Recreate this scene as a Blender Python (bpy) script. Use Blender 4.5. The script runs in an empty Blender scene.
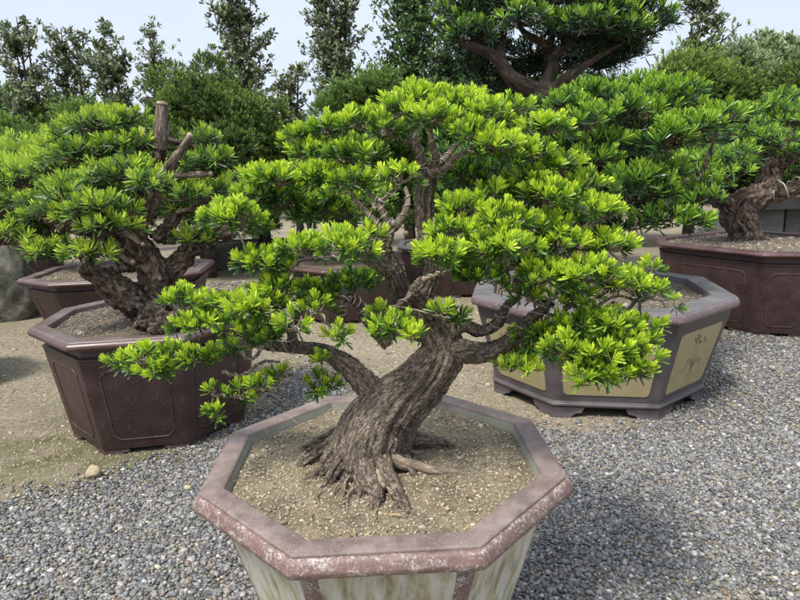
import bpy, math, random
import numpy as np
from mathutils import Matrix, Vector
R_ = math.radians
rng = np.random.default_rng(7)
scene = bpy.context.scene
COL = scene.collection

# ------------------------------------------------------------------ camera
F_PX, PITCH, ROLL, CAM_H = 612.0, R_(11.9), R_(-1.7), 1.55
cam_d = bpy.data.cameras.new('camera')
cam_d.sensor_width = 36.0
cam_d.lens = 36.0 * F_PX / 800.0
cam_d.clip_start = 0.05
cam_d.clip_end = 2000
cam = bpy.data.objects.new('camera', cam_d)
cam.matrix_world = Matrix.Translation((0, 0, CAM_H)) @ Matrix.Rotation(R_(90) - PITCH, 4, 'X') @ Matrix.Rotation(ROLL, 4, 'Z')
COL.objects.link(cam)
scene.camera = cam

def ray(px, py):
    a, b = px - 400.0, py - 300.0
    cr, sr = math.cos(-ROLL), math.sin(-ROLL)
    u, v = cr * a - sr * b, sr * a + cr * b
    c, s = math.cos(PITCH), math.sin(PITCH)
    return np.array([u / F_PX, c - v / F_PX * s, -s - v / F_PX * c])
def on_z(px, py, z):                   # point of the level plane z seen at this place of the photograph
    d = ray(px, py)
    return np.array([0, 0, CAM_H]) + d * ((z - CAM_H) / d[2])
def at(px, py, Y):                     # point at the distance Y seen at this place of the photograph
    d = ray(px, py)
    return np.array([0, 0, CAM_H]) + d * (Y / d[1])

# ------------------------------------------------------------------ noise
def _h(i, j, k, seed):
    n = (i * 374761393 + j * 668265263 + k * 2147483647 + seed * 1274126177) & 0xFFFFFFFF
    n = ((n ^ (n >> 13)) * 1274126177) & 0xFFFFFFFF
    n = (n ^ (n >> 16)) & 0xFFFF
    return n / 65535.0
def vnoise(p, seed=0):                 # value noise, -1..1
    p = np.asarray(p, float)
    f = np.floor(p); t = p - f; t = t * t * (3 - 2 * t)
    i, j, k = [f[:, a].astype(np.int64) for a in range(3)]
    r = 0
    for a in (0, 1):
        wa = t[:, 0] if a else 1 - t[:, 0]
        for b in (0, 1):
            wb = t[:, 1] if b else 1 - t[:, 1]
            for c in (0, 1):
                wc = t[:, 2] if c else 1 - t[:, 2]
                r = r + wa * wb * wc * _h(i + a, j + b, k + c, seed)
    return r * 2 - 1
def fbm(p, seed=0, octs=3):
    r = 0; a = 1.0; s = 0
    p = np.asarray(p, float)
    for o in range(octs):
        r = r + a * vnoise(p * (2 ** o) + 17.3 * o, seed + o); s += a; a *= .5
    return r / s

# ------------------------------------------------------------------ mesh helpers
class MB:
    def __init__(s): s.V = []; s.Q = []; s.T = []; s.A = []; s.B = []; s.n = 0
    def add(s, V, Q=None, T=None, age=None, bc=None):
        V = np.asarray(V, float).reshape(-1, 3)
        if Q is not None and len(Q): s.Q.append(np.asarray(Q, np.int64) + s.n)
        if T is not None and len(T): s.T.append(np.asarray(T, np.int64) + s.n)
        s.V.append(V)
        s.A.append(np.zeros(len(V)) if age is None else np.asarray(age, float))
        s.B.append(V * 1.0 if bc is None else np.asarray(bc, float))
        s.n += len(V)
        return s
    def build(s, name, mat, parent=None, smooth=True, age=False, bc=False, origin=None):
        V = np.concatenate(s.V)
        Q = np.concatenate(s.Q) if s.Q else np.zeros((0, 4), np.int64)
        T = np.concatenate(s.T) if s.T else np.zeros((0, 3), np.int64)
        off = np.zeros(3) if origin is None else np.asarray(origin, float)
        me = bpy.data.meshes.new(name)
        me.vertices.add(len(V)); me.vertices.foreach_set('co', (V - off).astype(np.float32).ravel())
        nl = len(Q) * 4 + len(T) * 3
        me.loops.add(nl)
        me.loops.foreach_set('vertex_index', np.concatenate([Q.ravel(), T.ravel()]).astype(np.int32))
        npoly = len(Q) + len(T)
        me.polygons.add(npoly)
        st = np.concatenate([np.arange(len(Q)) * 4, len(Q) * 4 + np.arange(len(T)) * 3]).astype(np.int32)
        me.polygons.foreach_set('loop_start', st)
        me.polygons.foreach_set('use_smooth', np.full(npoly, smooth))
        me.update(calc_edges=True); me.validate()
        if age:
            a = me.attributes.new('age', 'FLOAT', 'POINT'); a.data.foreach_set('value', np.concatenate(s.A).astype(np.float32))
        if bc:
            a = me.attributes.new('bark_co', 'FLOAT_VECTOR', 'POINT'); a.data.foreach_set('vector', np.concatenate(s.B).astype(np.float32).ravel())
        me.materials.append(mat)
        o = bpy.data.objects.new(name, me); COL.objects.link(o)
        o.location = off
        if parent is not None: put(o, parent)
        return o
def put(o, parent):                    # parent without moving it
    o.parent = parent
    p = parent; loc = Vector((0, 0, 0))
    while p is not None: loc += p.location; p = p.parent
    o.location = Vector(o.location) - loc
def tag(o, label=None, cat=None, group=None, kind=None):
    if label: o['label'] = label
    if cat: o['category'] = cat
    if group: o['group'] = group
    if kind: o['kind'] = kind
    return o
def empty(name, loc, label=None, cat=None, group=None):
    o = bpy.data.objects.new(name, None); COL.objects.link(o); o.location = Vector(loc); o.empty_display_size = .1
    return tag(o, label, cat, group)
def bevel(o, w, seg=2, ang=30):
    m = o.modifiers.new('bevel', 'BEVEL'); m.width = w; m.segments = seg; m.limit_method = 'ANGLE'; m.angle_limit = R_(ang)
    for p in o.data.polygons: p.use_smooth = True
    m.harden_normals = False
    return o

def catmull(P, R, n=6):
    P = np.asarray(P, float); R = np.asarray(R, float)
    if len(P) < 3:
        t = np.linspace(0, 1, n * 2)[:, None]
        return P[0] * (1 - t) + P[-1] * t, (R[0] * (1 - t) + R[-1] * t)[:, 0]
    E = np.vstack([2 * P[0] - P[1], P, 2 * P[-1] - P[-2]])
    out = []; rr = []
    for i in range(len(P) - 1):
        p0, p1, p2, p3 = E[i:i + 4]
        for t in np.linspace(0, 1, n, endpoint=False):
            out.append(.5 * (2 * p1 + (p2 - p0) * t + (2 * p0 - 5 * p1 + 4 * p2 - p3) * t * t + (3 * p1 - p0 - 3 * p2 + p3) * t ** 3))
            rr.append(R[i] * (1 - t) + R[i + 1] * t)
    out.append(P[-1]); rr.append(R[-1])
    return np.array(out), np.array(rr)
def frames(P):
    T = np.gradient(P, axis=0); T /= np.linalg.norm(T, axis=1)[:, None] + 1e-12
    a = np.array([0, 0, 1.0]) if abs(T[0, 2]) < .9 else np.array([1.0, 0, 0])
    N = [np.cross(T[0], a)]; N[0] /= np.linalg.norm(N[0])
    for i in range(1, len(P)):
        v = N[-1] - T[i] * (N[-1] @ T[i]); N.append(v / (np.linalg.norm(v) + 1e-12))
    N = np.array(N); return T, N, np.cross(T, N)
def tube(mb, P, R, sides=10, n=6, rough=0.0, freq=20., cap=True, seed=0, smoothpath=True, knob=0.0):
    if smoothpath: P, R = catmull(P, R, n)
    T, N, B = frames(P)
    L = np.concatenate([[0], np.cumsum(np.linalg.norm(np.diff(P, axis=0), axis=1))])
    a = np.arange(sides) * 2 * np.pi / sides
    m = len(P)
    ca, sa = np.cos(a), np.sin(a)
    rad = np.repeat(R[:, None], sides, 1)
    bc = np.stack([rad * ca, rad * sa, np.repeat(L[:, None] * .3, sides, 1)], -1)
    if rough:
        q = np.stack([np.tile(ca, (m, 1)) * 1.5, np.tile(sa, (m, 1)) * 1.5, np.repeat(L[:, None], sides, 1) * freq * .35], -1).reshape(-1, 3) + seed * 3.1
        nz = fbm(q, seed, 3).reshape(m, sides)
        rad = rad * (1 + rough * nz)
    if knob:
        k = vnoise(np.stack([L * freq * .5, L * 0, L * 0 + seed], 1), seed)
        rad = rad * (1 + knob * k[:, None])
    V = P[:, None] + rad[..., None] * (ca[None, :, None] * N[:, None] + sa[None, :, None] * B[:, None])
    i = np.arange(m - 1)[:, None] * sides; j = np.arange(sides)[None]; j2 = (j + 1) % sides
    Q = np.stack([i + j, i + j2, i + sides + j2, i + sides + j], -1).reshape(-1, 4)
    V = V.reshape(-1, 3); bc = bc.reshape(-1, 3)
    Tn = []
    if cap:
        c0, c1 = len(V), len(V) + 1
        V = np.vstack([V, P[0] - T[0] * R[0] * .15, P[-1] + T[-1] * R[-1] * .15]); bc = np.vstack([bc, bc[0], bc[-1]])
        e = (m - 1) * sides
        for k in range(sides):
            k2 = (k + 1) % sides
            Tn.append((c0, k2, k)); Tn.append((c1, e + k, e + k2))
    mb.add(V, Q, Tn, bc=bc)
    return P, R
def wire(mb, P, R, pitch=.022, r=.0017, s0=.0, s1=1.0, gap=.0015, seed=0):
    P, R = catmull(P, R, 10)
    L = np.concatenate([[0], np.cumsum(np.linalg.norm(np.diff(P, axis=0), axis=1))])
    n = int((s1 - s0) * L[-1] / pitch * 12) + 8
    s = np.linspace(s0, s1, n) * L[-1]
    pp = np.stack([np.interp(s, L, P[:, k]) for k in range(3)], 1); rr = np.interp(s, L, R) + gap + r
    T, N, B = frames(pp)
    ph = s / pitch * 2 * np.pi + seed + 1.6 * np.sin(s * 21 + seed) + 1.1 * np.sin(s * 47 + seed * 2)
    H = pp + rr[:, None] * (np.cos(ph)[:, None] * N + np.sin(ph)[:, None] * B)
    tube(mb, H, np.full(n, r), sides=5, cap=True, smoothpath=False)

def unit(v): return v / (np.linalg.norm(v, axis=-1, keepdims=True) + 1e-12)
# ------------------------------------------------------------------ leaves
def add_leaves(mb, base, D, Up, L, W, curve, age):
    n = len(base)
    S = unit(np.cross(D, Up)); H = np.cross(S, D)
    t = np.array([0, 0, .40, .40, .86, .86, 1.0]); s = np.array([-.25, .25, -.85, .85, -.85, .85, 0])
    V = base[:, None] + D[:, None] * (t[None, :, None] * L[:, None, None]) + S[:, None] * (s[None, :, None] * W[:, None, None] * .5) \
        + H[:, None] * ((curve * L)[:, None] * (t ** 2)[None])[..., None]
    o = np.arange(n)[:, None] * 7
    Q = np.concatenate([o + np.array([0, 1, 3, 2]), o + np.array([2, 3, 5, 4])]).reshape(-1, 4)
    T = o + np.array([4, 5, 6])
    ag = np.repeat(age[:, None], 7, 1) + (t - .6)[None] * .12
    mb.add(V.reshape(-1, 3), Q, T.reshape(-1, 3), age=ag.ravel())
def add_tufts(mb, P, A, size, k=26, width=.16, bright=0.0, spread=1.0, droop=0.0, lo=95, hi=12, old=.0, rg=None):
    """P (n,3) tips of twigs, A axes, size (n,) leaf length"""
    rg = rg or rng
    n = len(P); A = unit(A)
    ref = np.where(np.abs(A[:, 2:3]) < .9, np.array([[0, 0, 1.0]]), np.array([[1.0, 0, 0]]))
    B = unit(np.cross(A, ref)); C = np.cross(A, B)
    u = np.tile((np.arange(k) + .5) / k, (n, 1)); u = np.clip(u + rg.normal(0, .04, u.shape), 0, 1)
    ph = np.arange(k)[None] * 2.39996 + rg.uniform(0, 6.28, (n, 1)) + rg.normal(0, .25, (n, k))
    th = np.radians((lo + (hi - lo) * u ** .85) * spread + rg.normal(0, 9, (n, k)))
    D = A[:, None] * np.cos(th)[..., None] + (B[:, None] * np.cos(ph)[..., None] + C[:, None] * np.sin(ph)[..., None]) * np.sin(th)[..., None]
    D[..., 2] -= droop * (1 - u)
    D = unit(D)
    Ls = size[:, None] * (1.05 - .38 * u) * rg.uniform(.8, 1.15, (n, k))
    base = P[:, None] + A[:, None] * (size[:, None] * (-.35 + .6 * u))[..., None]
    age = np.clip(u * 1.0 + bright[:, None] * .55 + rg.normal(0, .1, (n, k)) - .12 - old, 0, 1) if np.ndim(bright) else np.clip(u + bright * .55 + rg.normal(0, .1, (n, k)) - .12 - old, 0, 1)  # leaf age plus pad brightness, which puts shade into the leaf colour
    W = np.maximum(Ls, size[:, None] * .8) * width * rg.uniform(.85, 1.2, (n, k))
    Up = np.repeat(A[:, None], k, 1) + rg.normal(0, .25, (n, k, 3))
    cv = rg.uniform(-.08, .28, (n, k))
    f = lambda x: x.reshape(-1, 3)
    add_leaves(mb, f(base), f(D), f(Up), Ls.ravel(), W.ravel(), cv.ravel(), age.ravel())

# ------------------------------------------------------------------ materials
def mat(name):
    m = bpy.data.materials.new(name); m.use_nodes = True
    nt = m.node_tree
    return m, nt, nt.nodes['Principled BSDF'], nt.nodes['Material Output']
def N(nt, t, **k):
    n = nt.nodes.new(t)
    for a, b in k.items():
        if a in n.inputs: n.inputs[a].default_value = b
        else: setattr(n, a, b)
    return n
def ramp(nt, fac, stops):
    r = nt.nodes.new('ShaderNodeValToRGB'); e = r.color_ramp.elements
    while len(e) < len(stops): e.new(.5)
    for i, (p, c) in enumerate(stops):
        e[i].position = p; e[i].color = (*c, 1) if len(c) == 3 else c
    nt.links.new(fac, r.inputs[0]); return r.outputs[0]
def noise(nt, vec, scale, detail=4, rough=.6):
    n = N(nt, 'ShaderNodeTexNoise'); n.inputs['Scale'].default_value = scale; n.inputs['Detail'].default_value = detail; n.inputs['Roughness'].default_value = rough
    if vec is not None: nt.links.new(vec, n.inputs['Vector'])
    return n.outputs[0]
def mixc(nt, fac, a, b):
    m = N(nt, 'ShaderNodeMix', data_type='RGBA')
    for s, v in ((0, fac), (6, a), (7, b)):
        if hasattr(v, 'is_output'): nt.links.new(v, m.inputs[s])
        elif s == 0: m.inputs[0].default_value = v
        else: m.inputs[s].default_value = (*v, 1)
    return m.outputs[2]
def bump(nt, h, strength, dist, bs):
    b = N(nt, 'ShaderNodeBump', Strength=strength, Distance=dist); nt.links.new(h, b.inputs['Height']); nt.links.new(b.outputs[0], bs.inputs['Normal']); return b
def pos(nt): return N(nt, 'ShaderNodeNewGeometry').outputs['Position']
def objco(nt): return N(nt, 'ShaderNodeTexCoord').outputs['Object']

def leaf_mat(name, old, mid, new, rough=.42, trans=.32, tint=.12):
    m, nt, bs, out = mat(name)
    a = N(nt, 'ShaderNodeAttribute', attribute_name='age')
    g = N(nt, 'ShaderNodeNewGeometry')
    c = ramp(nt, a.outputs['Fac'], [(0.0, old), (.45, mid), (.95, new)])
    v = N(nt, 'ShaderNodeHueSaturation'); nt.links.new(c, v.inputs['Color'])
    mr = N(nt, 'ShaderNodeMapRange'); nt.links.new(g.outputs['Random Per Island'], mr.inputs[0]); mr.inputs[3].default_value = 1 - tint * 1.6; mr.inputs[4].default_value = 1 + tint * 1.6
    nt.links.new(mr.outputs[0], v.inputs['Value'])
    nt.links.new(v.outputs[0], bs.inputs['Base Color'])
    bs.inputs['Roughness'].default_value = rough
    bs.inputs['Specular IOR Level'].default_value = .45
    tr = N(nt, 'ShaderNodeBsdfTranslucent'); nt.links.new(v.outputs[0], tr.inputs[0])
    mx = N(nt, 'ShaderNodeMixShader'); mx.inputs[0].default_value = trans
    nt.links.new(bs.outputs[0], mx.inputs[1]); nt.links.new(tr.outputs[0], mx.inputs[2]); nt.links.new(mx.outputs[0], out.inputs[0])
    return m
def bark_mat(name, dark, mid, light, scale=60., bstr=.8, dist=.006):
    m, nt, bs, out = mat(name)
    a = N(nt, 'ShaderNodeAttribute', attribute_name='bark_co').outputs['Vector']
    n1 = noise(nt, a, scale, 6, .65); n2 = noise(nt, a, scale * .25, 3); n3 = noise(nt, a, scale * 3.2, 4, .7)
    c = ramp(nt, n1, [(.38, dark), (.5, mid), (.63, light)])
    c2 = ramp(nt, n2, [(.35, tuple(x * .7 for x in mid)), (.65, tuple(min(1, x * 1.15) for x in light))])
    c = mixc(nt, .4, c, c2)
    nt.links.new(c, bs.inputs['Base Color'])
    bs.inputs['Roughness'].default_value = .85; bs.inputs['Specular IOR Level'].default_value = .25
    sb = N(nt, 'ShaderNodeMath', operation='SUBTRACT'); nt.links.new(noise(nt, a, scale * .62, 5, .62), sb.inputs[0]); sb.inputs[1].default_value = .5
    ab = N(nt, 'ShaderNodeMath', operation='ABSOLUTE'); nt.links.new(sb.outputs[0], ab.inputs[0])
    cr = ramp(nt, ab.outputs[0], [(0.0, (0, 0, 0)), (.045, (1, 1, 1))])
    c = mixc(nt, ramp(nt, ab.outputs[0], [(0.0, (.45, .45, .45)), (.03, (1, 1, 1))]), dark, c); nt.links.new(c, bs.inputs['Base Color'])
    ad = N(nt, 'ShaderNodeMath', operation='MULTIPLY_ADD'); nt.links.new(n3, ad.inputs[0]); ad.inputs[1].default_value = .35; nt.links.new(n1, ad.inputs[2])
    a2 = N(nt, 'ShaderNodeMath', operation='MULTIPLY_ADD'); nt.links.new(cr, a2.inputs[0]); a2.inputs[1].default_value = .5; nt.links.new(ad.outputs[0], a2.inputs[2])
    bump(nt, a2.outputs[0], bstr, dist, bs)
    return m
def ceramic(name, base, worn, speck, rough=.35, speck_amt=.62, grime=(.05, .045, .04), scale=1.0, bs_=.3, dep=0.0, depcol=(.55, .53, .5)):
    m, nt, bs, out = mat(name)
    p = pos(nt)
    n1 = noise(nt, p, 5 * scale, 5); n2 = noise(nt, p, 60 * scale, 4, .7); n3 = noise(nt, p, 190 * scale, 2)
    c = mixc(nt, ramp(nt, n1, [(.35, (0, 0, 0)), (.7, (1, 1, 1))]), base, worn)
    c = mixc(nt, ramp(nt, n2, [(speck_amt, (0, 0, 0)), (speck_amt + .12, (1, 1, 1))]), c, speck)
    c = mixc(nt, ramp(nt, noise(nt, p, 2.3 * scale, 6, .7), [(.5, (0, 0, 0)), (.75, (.7, .7, .7))]), c, grime)
    if dep:
        mp = N(nt, 'ShaderNodeMapping'); mp.inputs['Scale'].default_value = (1, 1, 1.6); nt.links.new(p, mp.inputs[0])
        d = noise(nt, mp.outputs[0], 17, 10, .8); d2 = noise(nt, p, 130, 5, .85)
        ml = N(nt, 'ShaderNodeMath', operation='MULTIPLY'); nt.links.new(d, ml.inputs[0]); nt.links.new(d2, ml.inputs[1])
        c = mixc(nt, ramp(nt, ml.outputs[0], [(.30 - dep * .1, (0, 0, 0)), (.30 - dep * .1 + .08, (.85, .85, .85))]), c, depcol)
    nt.links.new(c, bs.inputs['Base Color'])
    r = ramp(nt, n1, [(.3, (rough,) * 3), (.75, (min(1, rough + .3),) * 3)]); nt.links.new(r, bs.inputs['Roughness'])
    bump(nt, n3, bs_, .0015, bs)
    return m

M = {}
M['leaf_main'] = leaf_mat('bright podocarpus leaves', (.034, .090, .018), (.22, .39, .032), (.58, .72, .06), trans=.38)
M['leaf_left'] = leaf_mat('green podocarpus leaves', (.030, .080, .017), (.18, .32, .032), (.48, .60, .06), trans=.36)
M['leaf_yellow'] = leaf_mat('yellow green leaves', (.07, .14, .02), (.20, .34, .04), (.40, .56, .05), trans=.33)
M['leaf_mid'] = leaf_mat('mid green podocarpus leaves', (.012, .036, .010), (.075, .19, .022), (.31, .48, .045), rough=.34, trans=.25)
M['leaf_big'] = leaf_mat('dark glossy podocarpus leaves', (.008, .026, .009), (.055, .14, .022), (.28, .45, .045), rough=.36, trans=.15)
M['leaf_right'] = leaf_mat('right tree leaves', (.022, .06, .014), (.11, .24, .03), (.34, .52, .05), trans=.3)
M['juniper'] = leaf_mat('juniper scale foliage', (.02, .042, .012), (.095, .16, .03), (.25, .35, .06), rough=.75, trans=.12)
M['juniper_light'] = leaf_mat('lighter juniper foliage', (.025, .06, .016), (.09, .17, .03), (.22, .33, .06), rough=.7, trans=.15)
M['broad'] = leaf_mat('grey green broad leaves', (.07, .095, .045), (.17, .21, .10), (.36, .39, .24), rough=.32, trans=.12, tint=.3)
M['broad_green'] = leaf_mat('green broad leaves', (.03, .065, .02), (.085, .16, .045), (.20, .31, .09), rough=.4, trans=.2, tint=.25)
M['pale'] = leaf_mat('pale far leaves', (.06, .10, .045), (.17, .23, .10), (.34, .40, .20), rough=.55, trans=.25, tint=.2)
M['bark_main'] = bark_mat('fibrous brown bark', (.060, .044, .034), (.20, .158, .120), (.36, .30, .24), 170, 1.0, .010)
M['bark_limb'] = bark_mat('grey brown limb bark', (.07, .05, .038), (.19, .145, .108), (.33, .27, .21), 90, .7, .004)
M['bark_dark'] = bark_mat('dark flaking bark', (.014, .009, .007), (.085, .058, .044), (.33, .25, .19), 42, 1.0, .018)
M['bark_stub'] = bark_mat('dead stub bark', (.03, .022, .017), (.15, .115, .088), (.33, .27, .21), 55, 1.0, .010)
M['bark_far'] = bark_mat('grey far bark', (.02, .015, .012), (.06, .045, .034), (.12, .095, .075), 30, .8, .01)
M['cutwood'] = bark_mat('cut wood', (.20, .155, .105), (.29, .235, .165), (.38, .32, .235), 60, .4, .002)
M['root'] = bark_mat('tan root', (.09, .068, .05), (.20, .155, .112), (.34, .275, .205), 110, .7, .003)
m, nt, bs, out = mat('aluminium wire'); bs.inputs['Base Color'].default_value = (.40, .365, .32, 1); bs.inputs['Metallic'].default_value = .3; bs.inputs['Roughness'].default_value = .45; M['wire'] = m
M['rim1'] = ceramic('weathered mauve brown clay', (.125, .085, .076), (.225, .178, .160), (.36, .315, .285), .5, .585, (.085, .068, .06), 3.2, .8)
M['bead1'] = ceramic('scaled mauve brown clay', (.125, .068, .062), (.175, .11, .10), (.36, .32, .29), .4, .60, (.09, .065, .055), 2.2, .6, dep=.42, depcol=(.44, .42, .38))
M['body1'] = ceramic('purple brown pot body', (.11, .06, .06), (.2, .14, .135), (.5, .48, .46), .45, .58, (.07, .05, .05), 1.6, .5, dep=.5)
M['inner1'] = ceramic('grey inner wall', (.20, .20, .17), (.30, .30, .25), (.4, .4, .36), .8, .6, (.12, .13, .1), 3, .6)
M['body2'] = ceramic('dark brown glaze', (.036, .017, .017), (.066, .037, .035), (.30, .26, .25), .40, .60, (.036, .021, .02), 2.0, .3)
M['rim2'] = ceramic('maroon glaze rim', (.058, .027, .026), (.10, .055, .052), (.2, .15, .14), .24, .72, (.07, .045, .045), 1.3, .2)
M['rim2b'] = ceramic('grey mauve glaze rim', (.095, .062, .060), (.15, .115, .112), (.25, .2, .2), .28, .7, (.10, .08, .08), 1.3, .2)
M['rim3'] = ceramic('grey violet rim', (.10, .09, .094), (.145, .133, .136), (.25, .23, .23), .34, .68, (.09, .08, .08), 1.3, .25)
M['body3'] = ceramic('grey violet body', (.045, .037, .039), (.08, .068, .07), (.2, .18, .18), .36, .66, (.06, .05, .055), 1.3, .3)
M['bead3'] = ceramic('speckled violet lip', (.09, .065, .069), (.135, .10, .102), (.42, .36, .36), .3, .56, (.09, .07, .075), 2.2, .25)
M['greypot'] = ceramic('grey stoneware', (.055, .057, .06), (.10, .10, .10), (.2, .2, .2), .5, .66)
M['concrete'] = ceramic('concrete', (.065, .063, .058), (.11, .105, .095), (.18, .17, .155), .85, .62, (.14, .13, .11), 2, .6)
# painted panels: streaks of washed-off cream glaze
def streaky():
    m, nt, bs, out = mat('streaked cream glaze')
    p = pos(nt); mp = N(nt, 'ShaderNodeMapping'); mp.inputs['Scale'].default_value = (9, 9, 1.1); nt.links.new(p, mp.inputs[0])
    a = noise(nt, mp.outputs[0], 3, 6, .6); mp2 = N(nt, 'ShaderNodeMapping'); mp2.inputs['Scale'].default_value = (1, 1, .35); nt.links.new(p, mp2.inputs[0])
    b = noise(nt, mp2.outputs[0], 16, 6, .75)
    c = ramp(nt, a, [(.3, (.16, .145, .09)), (.45, (.36, .335, .235)), (.55, (.43, .43, .38)), (.72, (.52, .515, .48))])
    c = mixc(nt, ramp(nt, b, [(.56, (0, 0, 0)), (.66, (.8, .8, .8))]), c, (.17, .21, .25))
    nt.links.new(c, bs.inputs['Base Color']); bs.inputs['Roughness'].default_value = .5; bump(nt, b, .3, .002, bs); return m
M['panel1'] = streaky()
M['panel3'] = ceramic('cream glaze panel', (.30, .245, .125), (.36, .30, .165), (.42, .37, .24), .4, .7, (.30, .25, .13), 1.5, .15)
m, nt, bs, out = mat('grey brushed drawing'); bs.inputs['Base Color'].default_value = (.115, .10, .07, 1); bs.inputs['Roughness'].default_value = .6; M['ink'] = m
m, nt, bs, out = mat('muted plum drawing'); bs.inputs['Base Color'].default_value = (.13, .09, .11, 1); bs.inputs['Roughness'].default_value = .6; M['ink2'] = m
def soil_mat(name, a, b, c_, sc=40):
    m, nt, bs, out = mat(name); p = pos(nt)
    n1 = noise(nt, p, sc, 6, .75); n2 = noise(nt, p, sc * .09, 4); n3 = noise(nt, p, sc * 4, 3, .7)
    c = ramp(nt, n1, [(.3, a), (.5, b), (.68, c_)])
    c = mixc(nt, ramp(nt, n2, [(.45, (0, 0, 0)), (.62, (.75, .75, .75))]), c, a)
    nt.links.new(c, bs.inputs['Base Color']); bs.inputs['Roughness'].default_value = .95; bs.inputs['Specular IOR Level'].default_value = .15
    ad = N(nt, 'ShaderNodeMath', operation='ADD'); nt.links.new(n1, ad.inputs[0]); nt.links.new(n3, ad.inputs[1])
    bump(nt, ad.outputs[0], .9, .008, bs); return m
M['soil'] = soil_mat('sandy pot soil', (.14, .11, .07), (.29, .24, .155), (.42, .355, .25), 70)
M['soil_dark'] = soil_mat('brown pot soil', (.08, .062, .045), (.16, .13, .095), (.30, .26, .20), 50)
def stone_mat(name, stops, rough=.6):
    m, nt, bs, out = mat(name); g = N(nt, 'ShaderNodeNewGeometry')
    r = nt.nodes.new('ShaderNodeValToRGB'); r.color_ramp.interpolation = 'CONSTANT'
    e = r.color_ramp.elements
    while len(e) < len(stops): e.new(.5)
    for i, (p, c) in enumerate(stops): e[i].position = p; e[i].color = (*c, 1)
    nt.links.new(g.outputs['Random Per Island'], r.inputs[0])
    n1 = noise(nt, g.outputs['Position'], 90, 4)
    c = mixc(nt, ramp(nt, n1, [(.3, (0, 0, 0)), (.75, (.25, .25, .25))]), r.outputs[0], (.22, .21, .19))
    nt.links.new(c, bs.inputs['Base Color']); bs.inputs['Roughness'].default_value = rough
    bump(nt, noise(nt, g.outputs['Position'], 300, 3), .3, .001, bs); return m
M['gravel'] = stone_mat('river gravel', [(0, (.065, .067, .071)), (.16, (.105, .108, .112)), (.34, (.145, .147, .150)), (.50, (.195, .193, .188)), (.62, (.040, .042, .046)), (.76, (.22, .20, .17)), (.83, (.30, .285, .26)), (.88, (.19, .155, .11)), (.945, (.14, .10, .075)), (.975, (.42, .40, .37))])
M['grit'] = stone_mat('sandy grit', [(0, (.17, .14, .09)), (.2, (.26, .215, .145)), (.45, (.33, .28, .195)), (.65, (.13, .105, .07)), (.78, (.38, .33, .235)), (.95, (.46, .41, .31))], .85)
M['grit_dark'] = stone_mat('brown grit', [(0, (.10, .08, .055)), (.25, (.16, .13, .095)), (.5, (.22, .185, .14)), (.7, (.07, .055, .04)), (.85, (.28, .245, .195)), (.96, (.38, .345, .29))], .9)
M['rock'] = soil_mat('boulder stone', (.055, .055, .045), (.15, .145, .12), (.26, .25, .215), 14)
M['rock_tan'] = soil_mat('tan rock', (.28, .23, .15), (.40, .34, .23), (.48, .42, .30), 12)

# ------------------------------------------------------------------ ground
def ground_mat():
    m, nt, bs, out = mat('packed dirt'); p = pos(nt)
    n1 = noise(nt, p, 1.3, 6, .65); n2 = noise(nt, p, 28, 6, .75); n3 = noise(nt, p, 140, 4, .7)
    c = ramp(nt, n1, [(.3, (.16, .13, .088)), (.5, (.235, .20, .145)), (.7, (.29, .255, .20))])
    c = mixc(nt, .55, c, ramp(nt, n2, [(.36, (.085, .07, .045)), (.5, (.21, .18, .125)), (.64, (.38, .34, .27))]))
    # moss and damp stain on the dirt left of the brown pot
    d = N(nt, 'ShaderNodeVectorMath', operation='DISTANCE'); nt.links.new(p, d.inputs[0]); q = on_z(85, 445, 0); d.inputs[1].default_value = (q[0], q[1], 0)
    mr = N(nt, 'ShaderNodeMapRange'); nt.links.new(d.outputs['Value'], mr.inputs[0]); mr.inputs[1].default_value = .2; mr.inputs[2].default_value = 1.25; mr.inputs[3].default_value = 1; mr.inputs[4].default_value = 0
    nm = ramp(nt, noise(nt, p, 4.5, 6, .7), [(.38, (0, 0, 0)), (.62, (1, 1, 1))])
    ml = N(nt, 'ShaderNodeMath', operation='MULTIPLY'); nt.links.new(mr.outputs[0], ml.inputs[0]); nt.links.new(nm, ml.inputs[1])
    c = mixc(nt, ml.outputs[0], c, (.075, .078, .028))
    c = mixc(nt, ramp(nt, noise(nt, p, .8, 5, .7), [(.5, (0, 0, 0)), (.68, (.4, .4, .4))]), c, (.12, .115, .06))
    nt.links.new(c, bs.inputs['Base Color']); bs.inputs['Roughness'].default_value = .95; bs.inputs['Specular IOR Level'].default_value = .12
    ad = N(nt, 'ShaderNodeMath', operation='ADD'); nt.links.new(n2, ad.inputs[0]); nt.links.new(n3, ad.inputs[1])
    bump(nt, ad.outputs[0], .8, .010, bs); return m
M['ground'] = ground_mat()
def gh(x, y): return .012 * fbm(np.stack([x * 2.1, y * 2.1, x * 0], 1), 5, 4)
gx = np.unique(np.concatenate([np.array([-400, -150, -60, -25, -12]), np.linspace(-7, 8, 240), np.array([12, 25, 60, 150, 400])]))
gy = np.unique(np.concatenate([np.array([-60, -20, -5]), np.linspace(0, 11, 200), np.array([13, 16, 22, 35, 70, 150, 500])]))
X, Yg = np.meshgrid(gx, gy, indexing='ij')
V = np.stack([X.ravel(), Yg.ravel(), gh(X.ravel(), Yg.ravel())], 1)
i, j = np.meshgrid(np.arange(len(gx) - 1), np.arange(len(gy) - 1), indexing='ij'); w = len(gy)
Qg = np.stack([i * w + j, (i + 1) * w + j, (i + 1) * w + j + 1, i * w + j + 1], -1).reshape(-1, 4)
tag(MB().add(V, Qg).build('ground', M['ground']), 'packed brown dirt with mossy green stains under the pots', 'ground', kind='structure')

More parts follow.
